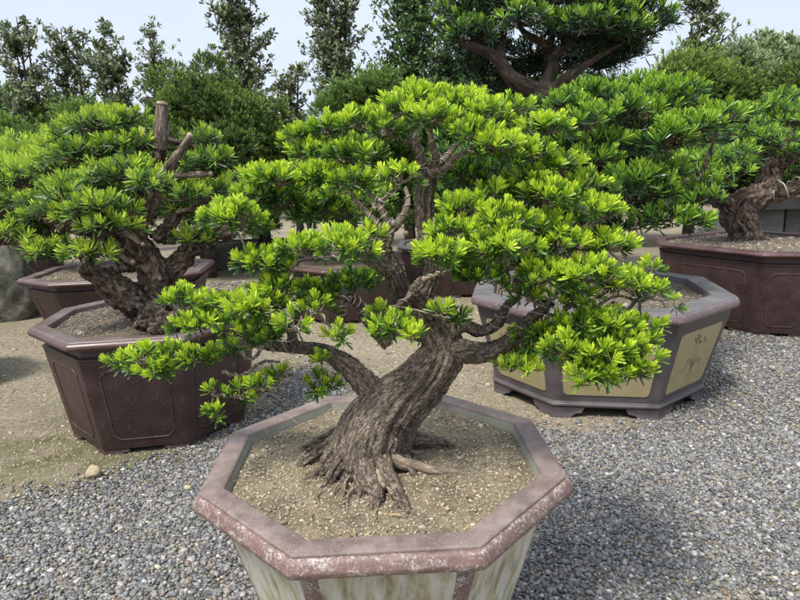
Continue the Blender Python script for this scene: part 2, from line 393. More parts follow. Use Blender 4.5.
ICO = None
def ico(sub):
    import bmesh
    bm = bmesh.new(); bmesh.ops.create_icosphere(bm, subdivisions=sub, radius=1); bm.verts.ensure_lookup_table()
    v = np.array([x.co[:] for x in bm.verts]); f = np.array([[q.index for q in x.verts] for x in bm.faces]); bm.free(); return v, f
def stones(mb, P, size, sub=1, flat=.55, seed=1):
    rg = np.random.default_rng(seed)
    v, f = ico(sub); n = len(P)
    if n == 0: return
    sc = np.stack([rg.uniform(.8, 1.35, n), rg.uniform(.6, .95, n), rg.uniform(.35, .75, n) * flat / .55], 1) * size[:, None]
    th = rg.uniform(0, 6.28, n); tl = rg.normal(0, .3, n)
    ctrl = rg.normal(0, 1, (n, 4, 3)); dn = unit(ctrl)
    W = v[None] * np.ones((n, 1, 1))
    for q in range(4):   # chip the sphere with a few planes so that no two stones share an outline
        d = (W * dn[:, q][:, None]).sum(-1); lim = rg.uniform(.55, .85, (n, 1))
        W = W - np.maximum(d - lim, 0)[..., None] * dn[:, q][:, None] * .8
    W = W * sc[:, None]
    cz, sz, ct, st_ = np.cos(th), np.sin(th), np.cos(tl), np.sin(tl)
    x, y, z = W[..., 0], W[..., 1], W[..., 2]
    y2 = y * ct[:, None] - z * st_[:, None]; z2 = y * st_[:, None] + z * ct[:, None]
    W = np.stack([x * cz[:, None] - y2 * sz[:, None], x * sz[:, None] + y2 * cz[:, None], z2], -1) + P[:, None]
    mb.add(W.reshape(-1, 3), None, (f[None] + (np.arange(n) * len(v))[:, None, None]).reshape(-1, 3))

def inpoly(x, y, P):
    r = np.zeros(len(x), bool); n = len(P)
    for a in range(n):
        x1, y1 = P[a]; x2, y2 = P[(a + 1) % n]
        c = ((y1 > y) != (y2 > y)) & (x < (x2 - x1) * (y - y1) / (y2 - y1 + 1e-12) + x1); r ^= c
    return r

# ------------------------------------------------------------------ pots
def rc(cx, cy, a, b, ca, cb, rot, k=1.0):
    v = np.array([(-a, -b + cb), (-a + ca, -b), (a - ca, -b), (a, -b + cb), (a, b - cb), (a - ca, b), (-a + ca, b), (-a, b - cb)]) * k
    c_, s_ = math.cos(rot), math.sin(rot)
    return np.stack([cx + v[:, 0] * c_ - v[:, 1] * s_, cy + v[:, 0] * s_ + v[:, 1] * c_], 1)
def offset(P, d):                      # move every side of a convex ccw polygon outward by d
    n = len(P); E = np.roll(P, -1, 0) - P; E = E / np.linalg.norm(E, axis=1)[:, None]
    Nn = np.stack([E[:, 1], -E[:, 0]], 1); out = []
    for i in range(n):
        n0, n1 = Nn[i - 1], Nn[i]
        A = np.array([n0, n1]); out.append(np.linalg.solve(A, np.array([n0 @ P[i] + d, n1 @ P[i] + d])))
    return np.array(out)
def loft(rings, close_bottom=False, close_top=False, sub=8):
    mb = MB(); n = len(rings[0][0]); V = []
    for P, z in rings:
        for i in range(n):
            a, b = P[i], P[(i + 1) % n]
            for t in np.arange(sub) / sub: V.append((*(a + (b - a) * t), z))
    V = np.array(V); w = n * sub; Q = []
    for r in range(len(rings) - 1):
        i = np.arange(w); i2 = (i + 1) % w
        Q.append(np.stack([r * w + i, r * w + i2, (r + 1) * w + i2, (r + 1) * w + i], 1))
    return V, np.concatenate(Q), w
def face_frame(A0, B0, A1, B1, z0, z1):
    """a planar side of the pot: lower edge A0->B0 at z0, upper edge A1->B1 at z1; returns map (s,t)->3D and the outward normal"""
    a0, b0, a1, b1 = [np.array([*p, z]) for p, z in ((A0, z0), (B0, z0), (A1, z1), (B1, z1))]
    nrm = unit(np.cross(b0 - a0, a1 - a0)[None])[0]
    f = lambda s, t: (a0 * (1 - s) + b0 * s) * (1 - t) + (a1 * (1 - s) + b1 * s) * t
    return f, nrm, np.linalg.norm(b0 - a0) * .5 + np.linalg.norm(b1 - a1) * .5, np.linalg.norm((a1 + b1) / 2 - (a0 + b0) / 2)
def panel_outline(m_s, m_t, W, H, ch, style):
    s0, s1, t0, t1 = m_s / W, 1 - m_s / W, m_t / H, 1 - m_t / H
    cs, ct = ch / W, ch / H
    if style == 'chamfer': return [(s0 + cs, t0), (s1 - cs, t0), (s1, t0 + ct), (s1, t1 - ct), (s1 - cs, t1), (s0 + cs, t1), (s0, t1 - ct), (s0, t0 + ct)]
    pts = []
    for (cx, cy, a0) in ((s1 - cs, t0 + ct, -90), (s1 - cs, t1 - ct, 0), (s0 + cs, t1 - ct, 90), (s0 + cs, t0 + ct, 180)):
        for k in range(5):
            a = R_(a0 + k * 22.5); pts.append((cx + cs * math.cos(a), cy + ct * math.sin(a)))
    return pts
def slab(f, nrm, pts, thick, lift=0.0):
    mb = MB(); n = len(pts); c = np.mean([f(*p) for p in pts], 0)
    lo = np.array([f(*p) for p in pts]) + nrm * lift; hi = lo + nrm * thick
    V = np.vstack([lo, hi, [c + nrm * (lift + thick)]])
    Q = [(i, (i + 1) % n, n + (i + 1) % n, n + i) for i in range(n)]
    T = [(n + i, n + (i + 1) % n, 2 * n) for i in range(n)]
    return mb.add(V, Q, T)
def frame_strip(f, nrm, outer, inner, thick):
    n = len(outer); mb = MB()
    o = np.array([f(*p) for p in outer]); q = np.array([f(*p) for p in inner])
    V = np.vstack([o - nrm * .001, o + nrm * thick, q + nrm * thick, q - nrm * .001]); Q = []
    for r in range(3):
        for i in range(n): Q.append((r * n + i, r * n + (i + 1) % n, (r + 1) * n + (i + 1) % n, (r + 1) * n + i))
    return mb.add(V, Q)

def soil_fill(P, z, parent, matl, gritn, gsize, seed=0, mound=.015):
    c = P.mean(0); mb = MB(); rings = 26; sub = 14; n = len(P); V = [[*c, z + mound]]
    for r in range(1, rings + 1):
        k = r / rings
        for i in range(n):
            for t in np.arange(sub) / sub:
                q = P[i] * (1 - t) + P[(i + 1) % n] * t; V.append([*(c + (q - c) * k), z + mound * (1 - k * k)])
    V = np.array(V); V[:, 2] += .006 * fbm(V * 14, seed, 4) + .003 * vnoise(V * 60, seed)
    w = n * sub; Q = []; i = np.arange(w); i2 = (i + 1) % w
    for r in range(rings - 1): Q.append(np.stack([1 + r * w + i, 1 + (r + 1) * w + i, 1 + (r + 1) * w + i2, 1 + r * w + i2], 1))
    T = np.stack([np.zeros(w, int), 1 + i, 1 + i2], 1)
    s = mb.add(V, np.concatenate(Q), T).build('soil', matl, parent)
    if gritn:
        rg = np.random.default_rng(seed + 5); lo, hi = P.min(0), P.max(0)
        q = rg.uniform(lo, hi, (gritn, 2)); q = q[inpoly(q[:, 0], q[:, 1], offset(P, -.012))]
        k = np.clip(np.linalg.norm(q - c, axis=1) / (np.linalg.norm(P - c, axis=1).mean()), 0, 1)
        zz = z + mound * (1 - k * k); pp = np.stack([q[:, 0], q[:, 1], zz], 1); pp[:, 2] += .006 * fbm(pp * 14, seed, 4)
        g = MB(); stones(g, pp, rg.lognormal(math.log(gsize), .45, len(pp)), 1, .6, seed)
        tag(g.build('soil_grit', M['grit' if matl is M['soil'] else 'grit_dark'], s), kind='stuff')
    return s

def pot(name, loc, rim, base, z_top, label, cat='planter', group=None, style=2, rimmat='rim2', topmat=None, bodymat='body2', soilmat='soil_dark',
        rimw=.085, lip=.05, soil_drop=.035, grit=1500, gsize=.004, seed=0, feet=True, panels=True, neck=.035):
    root = empty(name, (loc[0], loc[1], 0), label, cat, group)
    zb = (.032 if style == 2 else .062) if feet else .0
    zt = z_top; z_neck = zt - lip - {1: .012, 2: .075, 3: .03}[style]
    shoulder = offset(rim, -neck - .012)
    # body
    zl = zb + (.035 if style == 3 else .0)
    lower = offset(base, -.012) if style == 3 else base
    rings = [(offset(base, -.02), zb), (base, zb + .004)]
    if style == 3: rings = [(offset(base, -.01), zb), (offset(base, .006), zb + .006), (offset(base, .012), zb + .02), (offset(base, .004), zb + .032), (lower, zb + .036)]
    rings += [(shoulder, z_neck)]
    if style == 1: rings += [(offset(shoulder, -.004), zt - lip + .004)]
    elif style != 3: rings += [(offset(shoulder, .006), z_neck + .008), (offset(shoulder, .002), z_neck + .018), (offset(shoulder, -.022), z_neck + .024), (offset(shoulder, -.02), zt - lip - .004)]
    else: rings += [(offset(shoulder, .004), zt - lip - .004)]
    V, Q, w = loft(rings)
    b0 = len(rings) - (6 if style != 3 else 3) + 0
    cb = len(V); V = np.vstack([V, [[*base.mean(0), zb]]]); T = [((k + 1) % w, k, cb) for k in range(w)]
    body = bevel(MB().add(V, Q, T).build('body', M[bodymat], root, smooth=False), .006, 2, 25)
    # rim : outer bead, flat top, inner wall
    inner = offset(rim, -rimw)
    if style == 1:
        rings = [(offset(rim, -neck - .03), zt - lip), (offset(rim, .0), zt - lip), (offset(rim, .016), zt - lip + .012), (offset(rim, .021), zt - lip + .028), (offset(rim, .012), zt - .016), (offset(rim, .004), zt - .010), (offset(rim, -.002), zt - .010)]
        V, Q, w = loft(rings); rb = MB().add(V, Q).build('rim_bead', M['bead1'], root, smooth=False); bevel(rb, .004, 2, 25)
        rings = [(offset(rim, -.002), zt - .018), (rim, zt - .004), (offset(rim, -.005), zt), (offset(inner, .006), zt), (inner, zt - .005), (offset(inner, -.006), zt - soil_drop - .03)]
        V, Q, w = loft(rings); V[:, 2] += .0012 * vnoise(V * 22, 3); rt = MB().add(V, Q).build('rim', M[topmat or rimmat], root, smooth=False); bevel(rt, .003, 2, 25)
        rings = [(offset(inner, -.001), zt - .007), (offset(inner, -.010), zt - soil_drop - .03)]
        V, Q, w = loft(rings); MB().add(V, Q).build('inner_wall', M['inner1'], rt, smooth=False)
    else:
        rings = [(offset(rim, -neck - .03), zt - lip), (offset(rim, -.022), zt - lip), (offset(rim, -.006), zt - lip + .006), (offset(rim, .002), zt - lip + .02), (rim, zt - lip * .4), (offset(rim, -.010), zt - .010), (offset(rim, -.014), zt - .0095)]
        V, Q, w = loft(rings); rb = MB().add(V, Q).build('rim_lip', M['bead3' if style == 3 else rimmat], root, smooth=False); bevel(rb, .004, 2, 25)
        rings = [(offset(rim, -.013), zt - .013), (offset(rim, -.016), zt - .003), (offset(rim, -.022), zt), (offset(inner, .008), zt), (inner, zt - .006), (offset(inner, -.006), zt - soil_drop - .05)]
        V, Q, w = loft(rings); V[:, 2] += .0012 * vnoise(V * 18, 3); rt = MB().add(V, Q).build('rim', M[topmat or rimmat], root, smooth=False); bevel(rt, .003, 2, 25)
    soil_fill(offset(inner, .0), zt - soil_drop, root, M[soilmat], grit, gsize, seed)
    # side panels
    n = len(rim)
    for i in range(n):
        f, nr, W, H = face_frame(lower[i], lower[(i + 1) % n], shoulder[i], shoulder[(i + 1) % n], (zb + .004 if style != 3 else zb + .036), z_neck)
        if not panels: break
        if style == 1:
            o = slab(f, nr, panel_outline(.026, .018, W, H, .010, 'chamfer'), .004).build('glazed_panel', M['panel1'], root, smooth=False)
        elif style == 2:
            a = panel_outline(W * .15, H * .10, W, H, .035, 'chamfer'); b_ = panel_outline(W * .15 + .010, H * .10 + .010, W, H, .033, 'chamfer')
            bevel(frame_strip(f, nr, a, b_, .004).build('panel_moulding', M[bodymat], root, smooth=False), .0015, 1)
        elif style == 3:
            o = slab(f, nr, panel_outline(W * .10, H * .10, W, H, .03, 'round'), .003).build('painted_panel', M['panel3'], root, smooth=False)
            rg = random.Random(i * 7 + 3); ink = MB(); ink2 = ink; lift = nr * .0036
            su = unit((f(1, .5) - f(0, .5))[None])[0]
            def stroke(mb, pts, w_):
                P = np.array([f(*p) + lift for p in pts]); P, wv = catmull(P, np.array([w_] * len(pts)), 5)
                tt = np.gradient(P, axis=0); sd = unit(np.cross(tt, nr)); wv = wv * (1 - np.linspace(-.3, .6, len(P)) ** 2)
                V = np.vstack([P - sd * wv[:, None] / 2, P + sd * wv[:, None] / 2]); m_ = len(P)
                mb.add(V, [(k, k + 1, m_ + k + 1, m_ + k) for k in range(m_ - 1)])
            c = .5 + rg.uniform(-.05, .08)
            tips = [(c + (q - 1) * .09 + rg.uniform(-.03, .03), rg.uniform(.66, .78)) for q in range(3)]
            for k in range(3): stroke(ink, [(c + (k - 1) * .08, .22), (c + (k - 1) * .01, .40), (c + (k - 1) * .05, .56), tips[k]], .004)
            for k in range(4): stroke(ink, [(c, .34 + k * .03), (c + (-1) ** k * .09, .44 + k * .02), (c + (-1) ** k * .19, .42 + rg.uniform(-.08, .12))], .008)
            for k in range(17):
                s_, t_ = tips[k % 3][0] + rg.gauss(0, .035), tips[k % 3][1] + rg.gauss(0, .03); a = rg.uniform(0, 6.28)
                stroke(ink2 if k % 3 else ink, [(s_, t_), (s_ + .02 * math.cos(a), t_ + .022 * math.sin(a)), (s_ + .035 * math.cos(a + .4), t_ + .035 * math.sin(a + .4))], .012)
            ink.build('flower_drawing', M['ink'], o)
    if style == 1 or style == 3:
        pass
    # bracket feet at the corners
    if feet:
        bb = offset(base, -.004 if style != 3 else .004)
        for i in range(n):
            p0 = bb[i]; pa, pb = bb[i - 1], bb[(i + 1) % n]; mb = MB()
            ea = pa - p0; eb = pb - p0; la, lb = np.linalg.norm(ea), np.linalg.norm(eb); ea /= la; eb /= lb
            prof = [(0, 0), (.20, 0), (.24, .38), (.31, .5), (.34, 1.0), (0, 1.0)]
            for e, l in ((ea, la), (eb, lb)):
                inw = unit(((ea + eb))[None])[0]; nn = np.array([e[1], -e[0]]); nn = nn if nn @ inw > 0 else -nn
                m_ = len(prof); V = []
                for d in (0, .05):
                    for (s_, t_) in prof:
                        q = p0 + e * min(s_ * l * .9 + (d * .42 if s_ == 0 else 0), .3) + nn * d; V.append((*q, t_ * (zb + .003)))
                Q = [(k, (k + 1) % m_, m_ + (k + 1) % m_, m_ + k) for k in range(m_)]
                T = []
                for k in range(1, m_ - 1): T += [(0, k, k + 1), (m_, m_ + k + 1, m_ + k)]
                mb.add(V, Q, T)
            bevel(mb.build('foot', M[bodymat], root, smooth=False), .003, 1)
    return root

# 1. front pot
P1 = [-.069, 1.845, .535, .532, .307, .319, .036]
rim1 = rc(*P1); base1 = rc(*P1, .66)
Z1 = .66
pot('octagonal_pot', P1, rim1, base1, Z1, 'large octagonal pot with mauve brown rim and streaked cream panels, nearest in front', 'planter', style=1, rimmat='rim1', bodymat='body1', soilmat='soil',
    rimw=.068, lip=.068, soil_drop=.036, grit=15000, gsize=.0028, seed=1)
# 2. left brown pot
P2 = [-1.574, 3.847, .66, .718, .36, .447, .159]
rim2 = rc(*P2); base2 = rc(*P2, .787); Z2 = .717
pot('octagonal_pot', P2, rim2, base2, Z2, 'dark brown glazed octagonal pot at left holding the tree with cut trunk stubs', style=2, rimmat='rim2', topmat='rim2b', rimw=.10, lip=.055, neck=.05, grit=3500, gsize=.0055, seed=2)
# 3. grey violet pot with painted panels
P3 = [1.384, 4.282, .847, .869, .46, .513, -.181]
rim3 = rc(*P3); base3 = rc(*P3, .815); Z3 = .714
pot('octagonal_pot', P3, rim3, base3, Z3, 'grey violet octagonal pot with cream painted flower panels and bracket feet', style=3, rimmat='rim3', bodymat='body3', rimw=.15, lip=.075, neck=.03, soil_drop=.05, grit=3500, gsize=.006, seed=3)
# 4. far right pot
P4 = [3.59, 6.02, .84, .84, .305, .305, -1.08]
rim4 = rc(*P4); base4 = rc(*P4, .84); Z4 = .78
pot('octagonal_pot', P4, rim4, base4, Z4, 'dark maroon glazed octagonal pot at right with thick trunked tree and pale grit', style=2, rimmat='rim2', rimw=.10, lip=.05, neck=.05, grit=3500, gsize=.008, seed=4)
# 5. pot behind the left pot
P5 = [-3.0, 6.6, .90, .80, .45, .38, .12]
pot('octagonal_pot', P5, rc(*P5), rc(*P5, .78), .60, 'maroon octagonal pot half hidden behind the left tree trunk', style=2, rimmat='rim2', topmat='rim2b', rimw=.12, lip=.05, neck=.06, grit=800, gsize=.008, seed=5)

# ------------------------------------------------------------------ tree building
def remesh_obj(mb, voxel, name):
    o = mb.build(name + '_raw', M['bark_main']); md = o.modifiers.new('r', 'REMESH'); md.mode = 'VOXEL'; md.voxel_size = voxel
    sm = o.modifiers.new('s', 'SMOOTH'); sm.iterations = 3; sm.factor = .5
    dg = bpy.context.evaluated_depsgraph_get(); ev = o.evaluated_get(dg); me = ev.to_mesh()
    V = np.zeros(len(me.vertices) * 3, np.float32); me.vertices.foreach_get('co', V); V = V.reshape(-1, 3).astype(float)
    Nr = np.zeros(len(me.vertices) * 3, np.float32); me.vertices.foreach_get('normal', Nr); Nr = Nr.reshape(-1, 3).astype(float)
    nl = np.zeros(len(me.polygons), np.int32); me.polygons.foreach_get('loop_total', nl)
    lv = np.zeros(len(me.loops), np.int32); me.loops.foreach_get('vertex_index', lv)
    st = np.concatenate([[0], np.cumsum(nl)[:-1]])
    Q = np.stack([lv[st[nl == 4] + k] for k in range(4)], 1); T = np.stack([lv[st[nl == 3] + k] for k in range(3)], 1) if (nl == 3).any() else None
    ev.to_mesh_clear(); old = o.data; bpy.data.objects.remove(o); bpy.data.meshes.remove(old)
    return V, Nr, Q, T
def bark_coords(V, chains, st=.22):
    best = np.full(len(V), 1e9); bc = np.zeros((len(V), 3)); an = np.zeros((len(V), 3))
    for P, Rr in chains:
        P, Rr = catmull(P, Rr, 6); T, Nn, B = frames(P); L = np.concatenate([[0], np.cumsum(np.linalg.norm(np.diff(P, axis=0), axis=1))])
        for k in range(len(P)):
            d = V - P[k]; dist = np.linalg.norm(d, axis=1) / (Rr[k] + .01); mk = dist < best
            dd = d[mk]; best[mk] = dist[mk]; al = dd @ T[k]; x = dd @ Nn[k]; y = dd @ B[k]
            bc[mk] = np.stack([x, y, (L[k] + al) * st], 1); a = np.arctan2(y, x)
            an[mk] = np.stack([np.cos(a), np.sin(a), L[k] + al], 1)
    return bc, an
def fused_trunk(chains, voxel, name, matl, parent, amp=.006, fine=.0025, fr=2.6, lf=4.0, twist=1.5, st=.22, fsc=110):
    mb = MB()
    for k, (P, Rr) in enumerate(chains): tube(mb, P, Rr, sides=16, n=7, rough=.14, freq=12, seed=k, knob=.10)
    V, Nr, Q, T = remesh_obj(mb, voxel, name)
    bc, an = bark_coords(V, chains, st)
    tw = an[:, 2] * twist; ca = an[:, 0] * np.cos(tw) - an[:, 1] * np.sin(tw); sa = an[:, 0] * np.sin(tw) + an[:, 1] * np.cos(tw)
    d1 = fbm(np.stack([ca * fr, sa * fr, an[:, 2] * lf], 1), 11, 3); d1 = .42 - np.abs(d1) * 2.2 + .25 * fbm(np.stack([ca * fr * 2.7, sa * fr * 2.7, an[:, 2] * lf * 2.2], 1), 31, 2)
    d2 = fbm(np.stack([bc[:, 0] * fsc, bc[:, 1] * fsc, bc[:, 2] * fsc * 1.4], 1), 12, 3)
    V = V + Nr * (d1 * amp + d2 * fine)[:, None]
    mb = MB().add(V, Q, T, bc=bc)
    return mb.build(name, matl, parent, bc=True)

def pad_tufts(c, hw, hd, hh, sp, rg, tilt=0.0):
    """tuft tips and axes on a domed leaf pad"""
    pts = []; n = max(3, int(math.pi * hw * hd / (sp * sp)))
    k = np.arange(n); r = np.sqrt((k + .5) / n); a = k * 2.39996 + rg.uniform(0, 6)
    x = r * np.cos(a) + rg.normal(0, .10, n); y = r * np.sin(a) + rg.normal(0, .10, n); r2 = np.clip(x * x + y * y, 0, 1.4)
    z = (1 - r2) * hh * 1.0 - hh * .35 + rg.normal(0, hh * .22, n)
    P = c + np.stack([x * hw, y * hd, z + tilt * x * hw], 1)
    A = np.stack([x * .75 + rg.normal(0, .18, n), y * .75 + rg.normal(0, .18, n) - .12, .75 + .25 * (1 - r2) + rg.normal(0, .08, n)], 1)
    return P, unit(A)
def bezier_branch(a, b, sag, rg, n=5):
    t = np.linspace(0, 1, n)[:, None]; m = (a + b) / 2 + np.array([0, 0, sag]) + rg.normal(0, .08, 3) * np.linalg.norm(b - a)
    return (1 - t) ** 2 * a + 2 * t * (1 - t) * m + t * t * b

def grow_tree(root, nodes, pads, leafmat, barkmat, leaf=.05, k=26, sp=.055, seed=0, twig=.0022, width=.16, wires=0.0, limbr=.012, depth=.9, old=0.0, pref=.9, lo=95, hi=12, tuft_twigs=True, spread=1.0, under=.35):
    """nodes: list of (point, radius) on the modelled limbs; pads: (centre, hw, hh, bright) in metres; every pad is joined by its own branch"""
    rg = np.random.default_rng(seed); NP = [np.array(p) for p, r in nodes]; NR = [r for p, r in nodes]
    order = sorted(range(len(pads)), key=lambda q: min(np.linalg.norm(pads[q][0] - p) for p in NP))
    for q in order:
        c, hw, hh, br = pads[q]; hd = hw * depth
        s = c - np.array([0, 0, hh * .9])
        d = [np.linalg.norm(s - p) * (1 + max(0, (p[2] - s[2])) * .8) for p in NP]; w_ = int(np.argmin(d)); a = NP[w_]
        r0 = min(NR[w_] * .75, limbr * (0.5 + .8 * min(1, np.linalg.norm(s - a) / .5)))
        P = bezier_branch(a, s, -.04 * np.linalg.norm(s - a), rg); Rr = np.linspace(r0, max(twig * 1.6, r0 * .45), len(P))
        mb = MB(); tube(mb, P, Rr, sides=8, n=5, rough=.18, freq=40, seed=q, knob=.15)
        tp, ta = pad_tufts(c, hw, hd, hh, sp, rg)
        if tuft_twigs:
            for m_ in range(len(tp)):
                st_ = P[-1] * .6 + P[-2] * .4 if m_ % 3 else P[-1]
                mid = (st_ + tp[m_]) / 2 - np.array([0, 0, hh * .35]) + rg.normal(0, .006, 3)
                tube(mb, [st_, mid, tp[m_]], [twig * 1.4, twig * 1.1, twig], sides=5, n=3, cap=False)
        o = mb.build('branch', M[barkmat], root, bc=True)
        if wires and rg.uniform() < wires:
            wb = MB(); wire(wb, P, Rr, pitch=.032, s0=.1, s1=1, seed=q); 
            for _ in range(2):
                m_ = rg.integers(len(tp)); st_ = P[-1]; Pp = np.array([st_, (st_ + tp[m_]) / 2 - np.array([0, 0, hh * .35]), tp[m_]]); wire(wb, Pp, np.array([twig * 1.4, twig, twig]), pitch=.013, r=.0012, s1=.85, seed=_)
            wb.build('training_wire', M['wire'], o)
        for z in (P[len(P) // 2], P[-1]): NP.append(z); NR.append(Rr[-1] * 1.2)
        lb = MB(); brt = np.clip(br + rg.normal(0, .30, len(tp)), -1, 1.2)
        add_tufts(lb, tp, ta, leaf * rg.uniform(.82, 1.2, len(tp)), k=k, width=width, bright=brt, old=old, rg=rg, lo=lo, hi=hi, spread=spread)
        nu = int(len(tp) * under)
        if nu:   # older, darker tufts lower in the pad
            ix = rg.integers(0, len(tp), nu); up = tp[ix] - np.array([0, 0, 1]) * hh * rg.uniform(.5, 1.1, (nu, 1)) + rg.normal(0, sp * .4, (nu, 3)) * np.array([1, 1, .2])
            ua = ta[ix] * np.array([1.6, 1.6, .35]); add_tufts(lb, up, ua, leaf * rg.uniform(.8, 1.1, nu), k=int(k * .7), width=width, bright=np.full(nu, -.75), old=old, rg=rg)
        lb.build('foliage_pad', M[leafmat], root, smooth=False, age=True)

# ---- main bonsai
YM = 1.80
SZ = Z1 - .036 + .010
def pj(lst, Y): return np.array([at(x, y, Y + (d[0] if d else 0)) for x, y, *d in lst])
base_c = on_z(372, 462, SZ + .02)
YB = base_c[1]
tree = empty('bonsai_tree', (base_c[0], base_c[1], SZ), 'bonsai with bright yellow green leaf pads, wired branches and flared roots in the front pot', 'tree')
def chain(lst, Y, rr): return (pj(lst, Y), np.array(rr))
ch = []
ch.append(chain([(362, 472, 0.0), (364, 450, .0), (376, 425, .02), (394, 405, .03), (414, 388, .03), (434, 368, .03), (444, 350, .03), (436, 330, .03), (427, 316, .03)], YB, [.098, .108, .100, .082, .071, .069, .067, .052, .040]))
ch.append(chain([(344, 470, .02), (348, 448, .02), (362, 424, .02), (384, 404, .03)], YB, [.045, .06, .06, .05]))
ch.append(chain([(385, 468, .04), (390, 445, .04), (402, 418, .03), (424, 392, .03), (440, 372, .03)], YB, [.055, .06, .058, .052, .045]))
# limbs fused with the trunk
ch.append(chain([(440, 345, .02), (465, 352, 0), (488, 352, -.02), (510, 340, -.04), (532, 318, -.06), (548, 306, -.08)], YB, [.045, .036, .028, .021, .015, .010]))
ch.append(chain([(445, 338, .02), (462, 326, .02), (482, 331, .02), (498, 322, .0), (506, 306, -.01), (520, 296, .0)], YB, [.035, .020, .017, .015, .011, .008]))
ch.append(chain([(428, 330, .04), (412, 312, .04), (405, 296, .03), (396, 276, .0), (388, 258, -.02), (384, 245, -.03), (392, 226, -.03)], YB, [.05, .033, .031, .029, .025, .021, .016]))
ch.append(chain([(428, 322, .05), (424, 300, .05), (432, 276, .06), (434, 255, .10), (426, 235, .14), (423, 212, .16), (425, 190, .17), (428, 168, .17)], YB, [.04, .028, .027, .027, .028, .030, .029, .027]))
ch.append(chain([(404, 302, .02), (396, 286, -.03), (390, 270, -.06), (374, 262, -.09), (362, 254, -.11)], YB, [.026, .020, .018, .015, .012]))
ch.append(chain([(432, 312, -.02), (420, 300, -.06), (414, 292, -.08), (424, 280, -.10)], YB, [.03, .017, .015, .012]))
ch.append(chain([(384, 402, .04), (366, 384, .06), (350, 368, .07), (336, 358, .07), (318, 350, .07), (296, 347, .07), (270, 346, .06), (244, 340, .03)], YB, [.050, .044, .037, .029, .022, .018, .014, .011]))
ch.append(chain([(296, 347, .07), (292, 338, .06), (292, 326, .04), (298, 316, .02)], YB, [.018, .015, .012, .009]))
ch.append(chain([(390, 340, .05), (372, 326, .04), (360, 306, .02), (350, 298, .0), (343, 302, -.01), (341, 318, -.01)], YB, [.03, .015, .013, .012, .011, .012]))
forks = []; rroot = np.random.default_rng(77)
# roots
def rootc(lst, rr, zo=0.0): 
    P = []
    for x, y, h in lst: P.append(on_z(x, y, SZ + h))
    return (np.array(P), np.array(rr))
def rootk(a, lst, rr):                 # starts inside the trunk, runs down its flank and out over the soil
    P = np.array([at(a[0], a[1], YB + a[2])] + [on_z(x, y, SZ + h) for x, y, h in lst])
    P[-1] += (P[-1] - P[-2]) * np.array([.35, .35, .1])
    P[2:-1, :2] += rroot.normal(0, .006, (len(P) - 3, 2))
    if len(P) > 4 or rr[1] > .025:      # a side fork creeping into the soil
        q = P[-2]; d = P[-1] - P[-2]; sgn = rroot.choice([-1, 1]); e = q + np.array([d[0] * .7 - sgn * d[1] * .7, d[1] * .7 + sgn * d[0] * .7, d[2] - .004])
        forks.append((np.array([P[-3], q + (0, 0, -.002), (q + e) / 2 + (0, 0, -.002), e]), np.array([rr[-3] * .5, rr[-2] * .6, rr[-1] * .6, rr[-1] * .35])))
    return (P, np.array(rr))

ch += [rootk((374, 420, .0), [(364, 450, .075), (366, 474, .042), (371, 492, .016), (373, 508, -.008)], [.06, .040, .026, .019, .013]),
       rootk((388, 420, .0), [(380, 452, .07), (388, 474, .040), (397, 494, .015), (407, 512, -.010)], [.06, .036, .022, .017, .012]),
       rootk((366, 425, .0), [(344, 446, .075), (330, 460, .040), (317, 472, .014), (304, 482, -.010)], [.06, .036, .022, .014, .009]),
       rootk((370, 425, .0), [(350, 452, .07), (339, 468, .038), (327, 480, .012), (319, 490, -.010)], [.05, .030, .018, .012, .008]),
       rootk((364, 430, .0), [(338, 442, .07), (322, 450, .040), (308, 460, .012), (299, 470, -.010)], [.05, .028, .017, .011, .007]),
       rootk((362, 430, .02), [(330, 438, .05), (316, 444, .026), (305, 450, -.006)], [.04, .020, .013, .008]),
       rootk((400, 418, .02), [(406, 436, .06), (426, 440, .030), (444, 443, .014), (458, 452, -.008)], [.05, .034, .020, .016, .011]),
       rootk((392, 430, .0), [(396, 450, .06), (404, 460, .036), (412, 470, .014), (418, 481, -.010)], [.05, .024, .013, .010, .007]),
       rootk((366, 440, .0), [(352, 466, .036), (347, 482, .012), (340, 497, -.006)], [.04, .012, .007, .004]),
       rootk((360, 440, .0), [(337, 464, .034), (343, 478, .012), (351, 493, -.004)], [.035, .011, .006, .004]),
       rootk((372, 440, -.01), [(358, 470, .032), (360, 488, .010), (356, 502, -.005)], [.035, .012, .008, .005]),
       rootk((350, 438, .0), [(326, 462, .03), (330, 476, .012), (326, 492, -.005)], [.03, .010, .006, .004])]
ch += forks
fused_trunk(ch, .0042, 'trunk', M['bark_main'], tree, amp=.0115, fine=.0045, fr=4.6, lf=2.6, twist=2.2, st=.34)
for lst, rr in (([(380, 452, .07), (402, 463, .035), (418, 466, .020), (436, 471, .010), (452, 472, -.001), (464, 476, -.010)], [.030, .022, .017, .015, .012, .007]),
                ([(398, 446, .03), (412, 452, .015), (424, 452, .006), (432, 456, -.004)], [.010, .008, .006, .004])):
    P, rr = rootc(lst, rr); mb = MB(); tube(mb, P, rr, sides=10, rough=.2, freq=30, seed=3); mb.build('root', M['root'], tree, bc=True)
